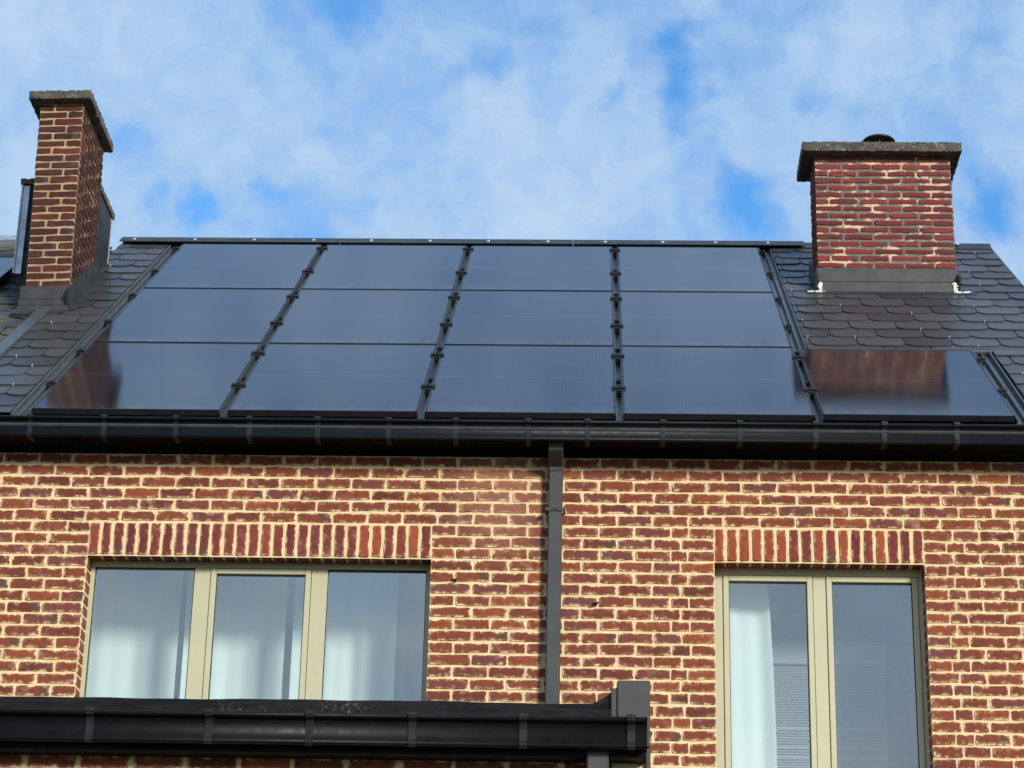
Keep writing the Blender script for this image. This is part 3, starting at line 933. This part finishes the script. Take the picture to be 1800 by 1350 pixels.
# ---- chimneys
kL = Bricks('brick', 0.205, 0.0525, M_CHIM_L, n=10, seed=21, inset=0.006, proud=0.006)
kR = Bricks('brick', 0.212, 0.0455, M_CHIM_R, n=12, seed=23, inset=0.006, proud=0.006)
def rough_slab(x0, x1, y0, y1, z0, z1, step, amp, rng):
    """weathered cast slab: gridded box with crumbling arrises"""
    nx, ny, nz = [max(2, int((b-a)/step)+1) for a, b in ((x0, x1), (y0, y1), (z0, z1))]
    pts, faces, index = [], [], {}
    def vid(i, j, k):
        key = (i, j, k)
        if key not in index:
            p_ = [x0+(x1-x0)*i/(nx-1), y0+(y1-y0)*j/(ny-1), z0+(z1-z0)*k/(nz-1)]
            on = (i in (0, nx-1))+(j in (0, ny-1))+(k in (0, nz-1))
            c_ = [(x0+x1)/2, (y0+y1)/2, (z0+z1)/2]
            for a, (t, m_) in enumerate(((i, nx-1), (j, ny-1), (k, nz-1))):
                if t in (0, m_):
                    p_[a] += (-1 if p_[a] > c_[a] else 1)*abs(rng.gauss(0, amp))*(1.0 if on < 2 else 1.5)
            index[key] = len(pts); pts.append(p_)
        return index[key]
    def face(a, fixed, na, nb, order):
        for i in range(na-1):
            for j in range(nb-1):
                q = []
                for di, dj in ((0, 0), (1, 0), (1, 1), (0, 1)):
                    c = [0, 0, 0]; c[a] = fixed; c[order[0]] = i+di; c[order[1]] = j+dj
                    q.append(vid(*c))
                flip = (fixed == 0) ^ (a == 1)
                faces.append(tuple(reversed(q)) if flip else tuple(q))
    for f in (0, nx-1): face(0, f, ny, nz, (1, 2))
    for f in (0, ny-1): face(1, f, nx, nz, (0, 2))
    for f in (0, nz-1): face(2, f, nx, ny, (0, 1))
    return pts, faces
def chimney_shaft(name, label, origin, w, d, z_face0, z_face1, rows, kind, mort, bond, lean, parent, core_down):
    """origin: front left corner at z=0 level of the local frame; bricks on the front and both flanks"""
    core = MB().box(0.004, w-0.004, 0.004, d-0.004, -core_down, z_face1+0.03)
    co = core.obj(name, mort, parent, loc=origin, rot=(0, lean, 0))
    co['label'] = label
    cz = (z_face1-z_face0)/rows
    flank = []
    for r in range(rows):
        zc = z_face0+(r+.5)*cz
        js = bond(r, w)
        for a, b in zip(js[:-1], js[1:]):
            g0 = 0.0 if a < 1e-6 else 0.0055; g1 = 0.0 if b > w-1e-6 else 0.0055
            kind.place('brick', co, ((a+g0+b-g1)/2, 0.002+random.uniform(-.003, .003), zc+random.uniform(-.002, .002)), (b-a-g0-g1)/kind.L, random.uniform(.93, 1.03), (0, random.uniform(-.008, .008), 0))
        for face in (1, -1):
            x = d*0.0
            js2 = [0.0]; off = 0.105 if r % 2 else 0.205
            t = off
            while t < d-0.04: js2.append(t); t += 0.215
            js2.append(d)
            for a, b in zip(js2[:-1], js2[1:]):
                g0 = 0.012 if a < 1e-6 else 0.0055; g1 = 0.0 if b > d-1e-6 else 0.0055
                loc = (w-0.002, (a+g0+b-g1)/2, zc) if face == 1 else (0.002, (a+g0+b-g1)/2, zc)
                flank.append((kind, (loc[0]+random.uniform(-.003, .003), loc[1], loc[2]), (b-a-g0-g1)/kind.L, random.uniform(.93, 1.03), (0, 0, math.pi/2*face)))
    joined_bricks('flank_bricks', flank, kind.mat, co)
    return co
def bond_left(r, w):
    return [0, 0.213, w] if r % 2 else [0, w-0.213, w]
def bond_right(r, w):
    off = 0.205 if r % 2 == 0 else 0.098
    js = [0]; t = off
    while t < w-0.05:
        js.append(t+random.uniform(-.004, .004)); t += 0.2225
    js.append(w)
    return js
# left chimney: slender, tall, leaning slightly
LC = (-0.735, 2.285, 1.605)
chL = chimney_shaft('chimney', 'tall slender dark brown brick chimney with cream joints', LC, 0.325, 0.745, 0.200, 1.690, 25, kL, M_MORTAR_L, bond_left, -0.022, house, 0.25)
v_, f_ = rough_slab(-0.072, 0.395, -0.085, 0.80, 1.693, 1.765, 0.016, 0.0030, random.Random(4))
add('crown', v_, f_, M_CONC, chL)
fl = MB().box(-0.030, 0.338, -0.022, 0.02, 0.098, 0.203, 0.003)
fl.obj('flashing', M_FLASH2, chL)
MB().box(-0.034, 0.338, -0.032, 0.01, 0.045, 0.094, 0.003).obj('flashing', M_FLASH2, chL)
MB().box(-0.038, 0.336, -0.042, 0.0, -0.005, 0.041, 0.003).obj('flashing', M_FLASH2, chL)
ap = [(-0.10, -0.135), (0.325, -0.135), (0.325, 0.0), (-0.10, 0.0)]
def on_roof_local(px_, vv, nn, org):
    p_ = roof_pt(px_, vv, nn); return (p_.x-org[0], p_.y-org[1], p_.z-org[2])
def roof_prism(org, x0, x1, v0, v1, n0, n1):
    vs = [on_roof_local(x, v, n, org) for n in (n0, n1) for v in (v0, v1) for x in (x0, x1)]
    return vs, [(0, 2, 3, 1), (4, 5, 7, 6), (0, 1, 5, 4), (2, 6, 7, 3), (0, 4, 6, 2), (1, 3, 7, 5)]
MB().add(*roof_prism(LC, -0.80, -0.425, 2.655, 2.80, NS-0.01, NS+0.024)).obj('apron', M_FLASH2, chL)
vF = (2.285-0.0)/CT
MB().add(*roof_prism(LC, -0.412, -0.392, vF-0.05, vF+1.02, NS-0.02, NS+0.17)).obj('side_flashing', M_FLASH2, chL)
MB().add(*roof_prism(LC, -0.392, -0.352, vF-0.06, vF+1.00, NS-0.02, NS+0.026)).obj('soaker', M_FLASH2, chL)
# right chimney: broad
RC = (5.022, 2.943, 2.090)
RWD = 1.026
chR = chimney_shaft('chimney', 'broad red brick chimney with grey and cream joints and black cowl', RC, RWD, 0.36, 0.205, 1.145, 16, kR, M_MORTAR_R, bond_right, 0.0, house, 0.25)
v_, f_ = rough_slab(-0.100, RWD+0.078, -0.10, 0.43, 1.140, 1.222, 0.017, 0.0026, random.Random(8))
add('crown', v_, f_, M_CONC, chR)
MB().box(-0.012, RWD+0.014, -0.018, 0.02, 0.094, 0.208, 0.003).obj('flashing', M_FLASH2, chR)
MB().box(0.0, RWD+0.004, -0.026, 0.012, -0.012, 0.090, 0.003).obj('flashing', M_FLASH2, chR)
vR = 2.943/CT
MB().add(*roof_prism(RC, 4.93, 6.17, vR-0.12, vR+0.04, NS-0.01, NS+0.026)).obj('apron', M_FLASH2, chR)
for s, xa, xb in ((0, 5.0, 5.02), (1, 6.052, 6.070)):
    MB().add(*roof_prism(RC, xa, xb, vR-0.02, vR+0.55, NS-0.02, NS+0.14)).obj('side_flashing', M_FLASH2, chR)
# smeared white sealant at the foot of the shaft
rs = random.Random(12)
for cx in (5.035, 6.030):
    m = MB()
    for q in range(16):
        zz = q/16
        w_ = 0.008+0.010*rs.random()
        m.box(cx-RC[0]-w_+rs.uniform(-.008, .008), cx-RC[0]+w_+rs.uniform(-.008, .008), -0.033-rs.random()*.006, -0.02, -0.012+zz*0.095, -0.004+zz*0.095, 0.002)
    for q in range(11):
        t = rs.uniform(-0.09, 0.04) if cx < 5.5 else rs.uniform(-0.03, 0.11)
        m.add(*roof_prism(RC, cx+t-rs.uniform(.005, .022), cx+t+rs.uniform(.005, .022), vR-0.055+rs.uniform(-.035, .012), vR-0.045+rs.uniform(-.02, .02), NS+0.02, NS+0.0275+rs.random()*.002))
    m.obj('sealant', M_LIME, chR)
# cowl
def lathe(profile, seg=28):
    vs, fs = [], []
    for r, z in profile:
        for i in range(seg):
            a = 2*math.pi*i/seg; vs.append((r*math.cos(a), r*math.sin(a), z))
    for k in range(len(profile)-1):
        for i in range(seg):
            j = (i+1) % seg
            fs.append((k*seg+i, k*seg+j, (k+1)*seg+j, (k+1)*seg+i))
    return vs, fs
v_, f_ = lathe([(0.085, 1.20), (0.085, 1.335), (0.080, 1.335), (0.080, 1.20)])
cw = add('flue_pipe', [(x+0.515, y+0.2, z) for x, y, z in v_], f_, M_COWL, chR, smooth=True)
v_, f_ = lathe([(0.0, 1.375), (0.10, 1.372), (0.128, 1.362), (0.131, 1.368), (0.115, 1.385), (0.07, 1.402), (0.0, 1.41)])
add('cowl_lid', [(x+0.515, y+0.2, z) for x, y, z in v_], f_, M_COWL, chR, smooth=True)
m = MB()
for a in (0.5, 2.6, 4.7):
    x, y = 0.515+0.08*math.cos(a), 0.2+0.08*math.sin(a)
    m.box(x-0.006, x+0.006, y-0.006, y+0.006, 1.33, 1.37)
m.obj('cowl_stay', M_COWL, chR)

# ================================================================== solar panels
PW, PH, GX, GV = 1.134, 1.722, 0.04665, 0.0255
def cells(parent_loc): pass
fr_m = MB()
b_ = 0.011
fr_m.box(0, PW, 0, b_, -0.038, 0.0, 0.0012).box(0, PW, PH-b_, PH, -0.038, 0.0, 0.0012)
fr_m.box(0, b_, b_, PH-b_, -0.038, 0.0, 0.0012).box(PW-b_, PW, b_, PH-b_, -0.038, 0.0, 0.0012)
fr_m.box(b_, PW-b_, b_, PH-b_, -0.034, -0.030)
frame_me = mesh_data('panel_frame', fr_m.v, fr_m.f, M_FRAME)
g_m = MB().box(b_*.7, PW-b_*.7, b_*.7, PH-b_*.7, -0.008, -0.0016)
glass_me = mesh_data('panel_glass', g_m.v, g_m.f, M_PV)
ROWN = ['bottom', 'middle', 'top']
COLN = ['leftmost column, nearest the slender chimney', 'second column from the slender chimney', 'third column from the slender chimney', 'fourth column, next to the broad chimney']
def solar_panel(x, v, label, n=0.0, group='black solar panels on the roof'):
    p0 = roof_pt(x, v, n)
    t = thing('solar_panel', label, 'solar panel', p0, group)
    t.rotation_euler = (TH+random.uniform(-.0007, .0007), random.uniform(-.0008, .0008), 0)
    for nm, me in (('panel_frame', frame_me), ('panel_glass', glass_me)):
        o = bpy.data.objects.new(nm, me)
        COL.objects.link(o); o.parent = t
    return t
for c in range(4):
    for r in range(3):
        lab = f'black solar panel in the {ROWN[r]} row, {COLN[c]}'
        if (c, r) == (0, 0): lab = 'black solar panel in the bottom row mirroring the slender left chimney'
        solar_panel(c*(PW+GX), r*(PH+GV), lab)
p5 = solar_panel(4*(PW+GX), 0, 'single black solar panel below the broad chimney, mirroring it', n=0.006)
p5.rotation_euler = (TH-0.0085, 0, 0)

# strips between and beside the columns, with their clamps
def clamp_mesh(w, end=False):
    m = MB()
    m.box(-w/2, w/2, -0.018, 0.018, 0.001, 0.012, 0.003)
    m.box(-w*.28, w*.28, -0.045, 0.02, -0.045, 0.0005, 0.003)
    m.box(-w/2, -w/2+0.012, -0.03, -0.018, -0.012, 0.009, 0.002)
    if not end: m.box(w/2-0.012, w/2, -0.03, -0.018, -0.012, 0.009, 0.002)
    m.box(-0.006, 0.006, -0.006, 0.006, 0.012, 0.020, 0.001)
    return mesh_data('clamp', m.v, m.f, M_CLAMP)
cl_mid = clamp_mesh(0.088); cl_end = clamp_mesh(0.052, True)
x_m = MB().box(-GX/2+0.002, GX/2-0.002, -0.012, 0.012, -0.040, -0.012, 0.002)
cross_me = mesh_data('cross_bar', x_m.v, x_m.f, M_CLAMP)
CV = [0.60, 1.44, 2.33, 3.21, 4.12, 5.05]
XV = [0.86, 1.71, 2.575, 3.45, 4.34]
def strip(label, x0, x1, v0, v1, clamp_x, clamp_vs, cross_vs, me, extra=None):
    xm = (x0+x1)/2
    m = MB()
    m.box(x0, x1, v0, v1, -0.052, -0.047)
    if extra: extra(m)
    o = m.obj('mounting_strip', M_FLASH, rot=ROT_ROOF)
    tag(o, label, 'flashing', 'metal strips holding the panels')
    for v in clamp_vs:
        c = bpy.data.objects.new('clamp', me); COL.objects.link(c); c.parent = o
        c.location = (clamp_x, v+random.uniform(-.01, .01), 0)
        if clamp_x > xm+0.01 and me is cl_end: c.scale = (1, 1, 1)
    for v in cross_vs:
        c = bpy.data.objects.new('cross_bar', cross_me); COL.objects.link(c); c.parent = o
        c.location = (xm, v, 0)
    return o
VT = 3*PH+2*GV
for i, lab in enumerate(['grey metal strip with black clamps between first and second panel columns',
                         'grey metal strip with black clamps between second and third panel columns',
                         'grey metal strip with black clamps between third and fourth panel columns']):
    x0 = i*(PW+GX)+PW
    def lips(m, x0=x0):
        m.box(x0+0.002, x0+0.006, -0.03, VT, -0.047, -0.006).box(x0+GX-0.006, x0+GX-0.002, -0.03, VT, -0.047, -0.006)
    strip(lab, x0+0.0005, x0+GX-0.0005, -0.04, VT+0.02, x0+GX/2, CV, XV, cl_mid, lips)
def lipL(m):
    m.box(-0.120, -0.108, -0.04, 5.25, -0.047, -0.020, 0.002).box(-0.062, -0.056, -0.04, 5.25, -0.047, -0.024)
    m.box(-0.013, -0.004, -0.03, VT, -0.047, -0.008)
strip('grey metal flashing with black clamps along the left edge of the panels', -0.136, -0.002, -0.05, 5.26, -0.022, [0.605, 1.46, 2.345, 3.195, 4.09, 5.0], [], cl_end, lipL)
xr = 3*(PW+GX)+PW
def lipR(m):
    m.box(xr+0.095, xr+0.106, 1.80, 5.25, -0.047, -0.020, 0.002).box(xr+0.052, xr+0.058, 1.80, 5.25, -0.047, -0.024)
    m.box(xr+0.004, xr+0.012, 1.76, VT, -0.047, -0.008)
strip('grey metal flashing with black clamps left of the broad chimney', xr+0.002, xr+0.112, PH+0.012, 5.26, xr+0.022, [2.33, 3.235, 4.14, 5.0], [], cl_end, lipR)
strip('short grey metal strip with black clamps beside the single fifth panel', xr+0.0005, xr+GX-0.0005, -0.04, PH+0.008, xr+GX/2, CV[:2], [0.86, 1.66], cl_mid,
      lambda m: m.box(xr+0.002, xr+0.006, -0.03, PH, -0.047, -0.006).box(xr+GX-0.006, xr+GX-0.002, -0.03, PH, -0.047, -0.006))
x5 = 4*(PW+GX)+PW
def lip5(m):
    m.box(x5+0.118, x5+0.130, -0.04, PH+0.05, -0.047, -0.018, 0.002).box(x5+0.062, x5+0.068, -0.04, PH+0.01, -0.047, -0.024)
    m.box(x5+0.004, x5+0.012, -0.03, PH, -0.047, -0.008)
    m.box(xr+0.113, x5+0.150, PH+0.010, PH+0.085, -0.052, -0.022, 0.003)
strip('grey metal flashing along the right and top of the single fifth panel', x5+0.002, x5+0.150, -0.05, PH+0.008, x5+0.022, [0.614, 1.44], [], cl_end, lip5)
# eave strip under the lowest row
roof_strip('eave_flashing', X0+0.05, X1-0.02, -0.13, -0.045, -0.075, -0.058, M_FLASH, roof, 0.002)

# ================================================================== neighbour on the left
nb = thing('neighbour_house', 'adjoining house with mossy slate roof left of the slender chimney', 'house', (-3.4, 3.0, GROUND))
NX0, NX1 = -6.2, -0.618
nd = MB()
nd.add([roof_pt(NX0, -0.03, -0.10), roof_pt(NX1, -0.03, -0.10), roof_pt(NX1, 5.42, -0.10), roof_pt(NX0, 5.42, -0.10)], [(0, 1, 2, 3)])
p9 = roof_pt(0, 5.42, -0.10)
nd.add([(NX0, p9.y, p9.z), (NX1, p9.y, p9.z), (NX1, 2*p9.y, -0.05), (NX0, 2*p9.y, -0.05)], [(0, 1, 2, 3)])
nroof = nd.obj('roof', M_DECK, nb)
lay_slates(nroof, -2.75, NX1, -0.02, 5.34, M_SLATE_OLD, n0=-0.075, hook=False, jit=3.0)
MB().box(NX0, X0-2.2, YW+0.02, YW+0.12, GROUND, -0.05).obj('wall', M_SIDE, nb)
MB().box(NX0, -0.98, 5.30, 5.47, -0.10, 0.012, 0.004).obj('ridge_cap', M_ZINC, nroof, rot=ROT_ROOF)
# clad stack behind the slender chimney
stk = MB().box(-1.02, -0.475, 3.06, 3.60, 1.9, 3.0).obj('clad_stack', M_CLAD, nb)
stk['label'] = 'dark clad stack behind the slender chimney'
for j, (a, b) in enumerate(((2.15, 2.46), (2.465, 2.775), (2.78, 2.995))):
    MB().box(-0.475, -0.466, 3.065, 3.33, a, b, 0.001).obj('cladding_panel', M_CLAD, stk)
    MB().box(-0.475, -0.466, 3.335, 3.60, a-0.1, b-0.003 if j == 2 else b-0.1, 0.001).obj('cladding_panel', M_CLAD, stk)
    MB().box(-1.02, -0.70, 3.050, 3.06, a, b, 0.001).obj('cladding_panel', M_CLAD, stk)
v_, f_ = rough_slab(-1.065, -0.452, 3.02, 3.66, 3.0, 3.055, 0.018, 0.003, random.Random(5))
add('stack_cap', v_, f_, M_CONC, stk)
MB().box(-1.045, -0.985, 3.030, 3.048, 2.25, 2.995, 0.003).box(-1.050, -1.035, 3.020, 3.07, 2.25, 2.995, 0.002).obj('corner_trim', M_ZINC, stk)
MB().box(-0.478, -0.460, 3.60, 3.612, 2.4, 2.995, 0.002).obj('corner_trim', M_ZINC, stk)
npnl = solar_panel(-2.245, 2.72, 'neighbouring dark solar panel at the far left edge, behind the slender chimney', n=0.035, group=None)

# ================================================================== extension in front
YE = -3.90
EX0, EX1 = -0.8, 3.600
DY, DZ = YE-0.05-0.0, -2.720
ext = thing('rear_extension', 'single storey brick extension with flat roof and black gutter', 'extension', (1.4, -1.9, GROUND))
ewall = MB().box(EX0, EX1-0.02, YE, YE+0.25, GROUND, -2.90).box(EX1-0.25, EX1-0.02, YE+0.25, YW-0.01, GROUND, -2.80).obj('wall', M_MORTAR, ext)
ke = Bricks('brick', 0.200, 0.0595, M_BRICK, n=10, seed=31)
for r in range(9):
    zc = -2.985-r*COURSE
    x = EX0+(0.1058 if r % 2 else 0.0)+0.145
    while x < EX1-0.05:
        l = min(0.2, (EX1-0.022-x+0.1))
        ke.place('brick', ewall, (min(x, EX1-0.022-l/2), YE+0.001, zc), l/0.2, random.uniform(.96, 1.02))
        x += PITCH_B
MB().box(EX0, EX1-0.14, YE-0.02, YW-0.012, -2.92, -2.75).obj('flat_roof', M_MEMB, ext)
MB().box(EX0, EX1-0.013, YE-0.115, YE-0.004, -2.962, -2.938, 0.002).obj('added_shade_strip', M_SOFFIT, ext)  # dark strip added under the gutter to stand for shade and darken the bricks
# membrane upstand behind the gutter: a slightly wavy edge rising to the verge
xs = np.linspace(EX0, EX1-0.125, 90)
vs, fs = [], []
for i, x in enumerate(xs):
    zt = -2.722+0.002*math.sin(x*3.1)+0.0012*math.sin(x*9.3+1)+0.001*math.sin(x*23)
    t = (x-3.38)/0.10
    if t > 0: zt += 0.075*min(1, t)**1.3
    for y, z in ((YE+0.012, -2.93), (YE-0.004+0.003*math.sin(x*7), zt-0.012), (YE+0.008, zt), (YE+0.06, zt-0.002), (YE+0.08, -2.85)):
        vs.append((x, y, z))
    if i:
        k = (i-1)*5
        fs += [(k+j, k+5+j, k+6+j, k+1+j) for j in range(4)]
add('membrane_upstand', vs, fs, M_MEMB, ext, smooth=True)
vt = MB().box(EX1-0.125, EX1+0.004, YE-0.028, YW-0.012, -2.90, -2.634, 0.004).box(EX1-0.150, EX1-0.126, YE-0.022, YW-0.012, -2.90, -2.665, 0.004)
vt.obj('verge_trim', M_PIPE, ext)
MB().box(EX1-0.012, EX1+0.006, YE-0.024, YE+0.1, -2.995, -2.905, 0.002).obj('verge_return', M_PIPE, ext)
gutter(ext, EX0, EX1-0.012, DY, DZ, [0.52, 0.98, 1.425, 1.89, 2.284, 2.682, 3.111, 3.528], M_GUTTER_E)
ev, ef = tube_box([(3.400, YE-0.085, -2.930), (3.400, YE-0.085, -3.3), (3.400, YE-0.085, -6.5)], 0.086, 0.078)
epipe = add('downpipe', ev, ef, M_PIPE, ext)
add('downpipe_collar', *tube_box([(3.400, YE-0.085, -2.92), (3.400, YE-0.085, -2.945)], 0.07, 0.06), M_PIPE, epipe)

# ================================================================== curtains, blind, hooks
def curtain(label, x0, x1, y, z0, z1, folds, amp, mat, seed, tw=0.0):
    rng = random.Random(seed)
    nx, nz = 90, 36
    ph = [rng.uniform(0, 6.28) for _ in range(4)]
    vs, fs = [], []
    for k in range(nz):
        t = k/(nz-1); z = z1+(z0-z1)*t
        for i in range(nx):
            u = i/(nx-1)
            x = x0+(x1-x0)*u + tw*math.sin(t*3.0+ph[3])*u*0.03
            f = math.sin(u*folds*6.283+ph[0]+0.4*math.sin(t*2+ph[1])) + 0.45*math.sin(u*folds*12.1+ph[2]+t*0.7) + 0.3*math.sin(u*folds*2.7+ph[3])
            vs.append((x, y+amp*f*(0.75+0.35*t), z))
    for k in range(nz-1):
        for i in range(nx-1):
            a = k*nx+i
            fs.append((a, a+nx, a+nx+1, a+1))
    o = add('curtain', vs, fs, mat, smooth=True)
    return tag(o, label, 'curtain', 'sheer curtains behind the windows')
CY = YW+0.72
curtain('white sheer curtain behind the left pane of the three light window', 0.20, 0.815, CY, -2.35, -0.62, 2.2, 0.009, M_CURTAIN, 1)
curtain('white sheer curtain behind the middle pane of the three light window', 0.850, 1.475, CY+0.015, -2.35, -0.62, 2.6, 0.009, M_CURTAIN, 2)
curtain('white sheer curtain behind the right pane of the three light window', 1.525, 2.165, CY, -2.35, -0.62, 3.0, 0.015, M_CURTAIN, 5)
curtain('greyish sheer curtain at the right end of the three light window', 2.170, 2.52, CY+0.05, -2.35, -0.62, 2.0, 0.014, M_CURTAIN_D, 9)
curtain('bright white curtain gathered at the left of the two sash window', 4.05, 4.425, YW+0.40, -2.6, -0.66, 1.6, 0.014, M_CURTAIN, 14, 1.0)
bl = MB().box(4.420, 5.165, CY+0.05, CY+0.10, -1.258, -1.112, 0.004).obj('net_blind', M_PELMET)
tag(bl, 'honeycomb net blind under a lilac grey box behind the two sash window', 'blind')
add('net', [(4.430, CY+0.075, -2.7), (5.155, CY+0.075, -2.7), (5.155, CY+0.075, -1.256), (4.430, CY+0.075, -1.256)], [(0, 1, 2, 3)], M_NET, bl)
MB().box(4.612, 4.690, CY+0.09, CY+0.098, -2.7, -1.26).obj('stile', M_PELMET, bl) if False else None

def eye_hook(label, x, z, r):
    vs, fs = [], []
    S, T = 16, 8
    for i in range(S):
        a = 2*math.pi*i/S
        for j in range(T):
            b2 = 2*math.pi*j/T
            rr = r+0.0042*math.cos(b2)
            vs.append((x-0.006+rr*math.cos(a)*1.15, YW-0.030+0.55*rr*math.sin(a), z+0.0042*math.sin(b2)+0.004*math.cos(a)))
    for i in range(S):
        for j in range(T):
            fs.append((i*T+j, ((i+1) % S)*T+j, ((i+1) % S)*T+(j+1) % T, i*T+(j+1) % T))
    m = MB().add(vs, fs)
    m.box(x-0.0035, x+0.0035, YW-0.028, YW+0.012, z-0.0035, z+0.0035, 0.001)
    m.box(x-0.007, x+0.007, YW-0.009, YW-0.005, z-0.007, z+0.007, 0.001)
    o = m.obj('eye_hook', M_HOOK)
    return tag(o, label, 'hook')
eye_hook('small dark iron hook in the joint right of the three light window', 2.561, -0.990, 0.014)
eye_hook('small iron eye hook in the wall right of the long downpipe', 3.391, -1.122, 0.016)
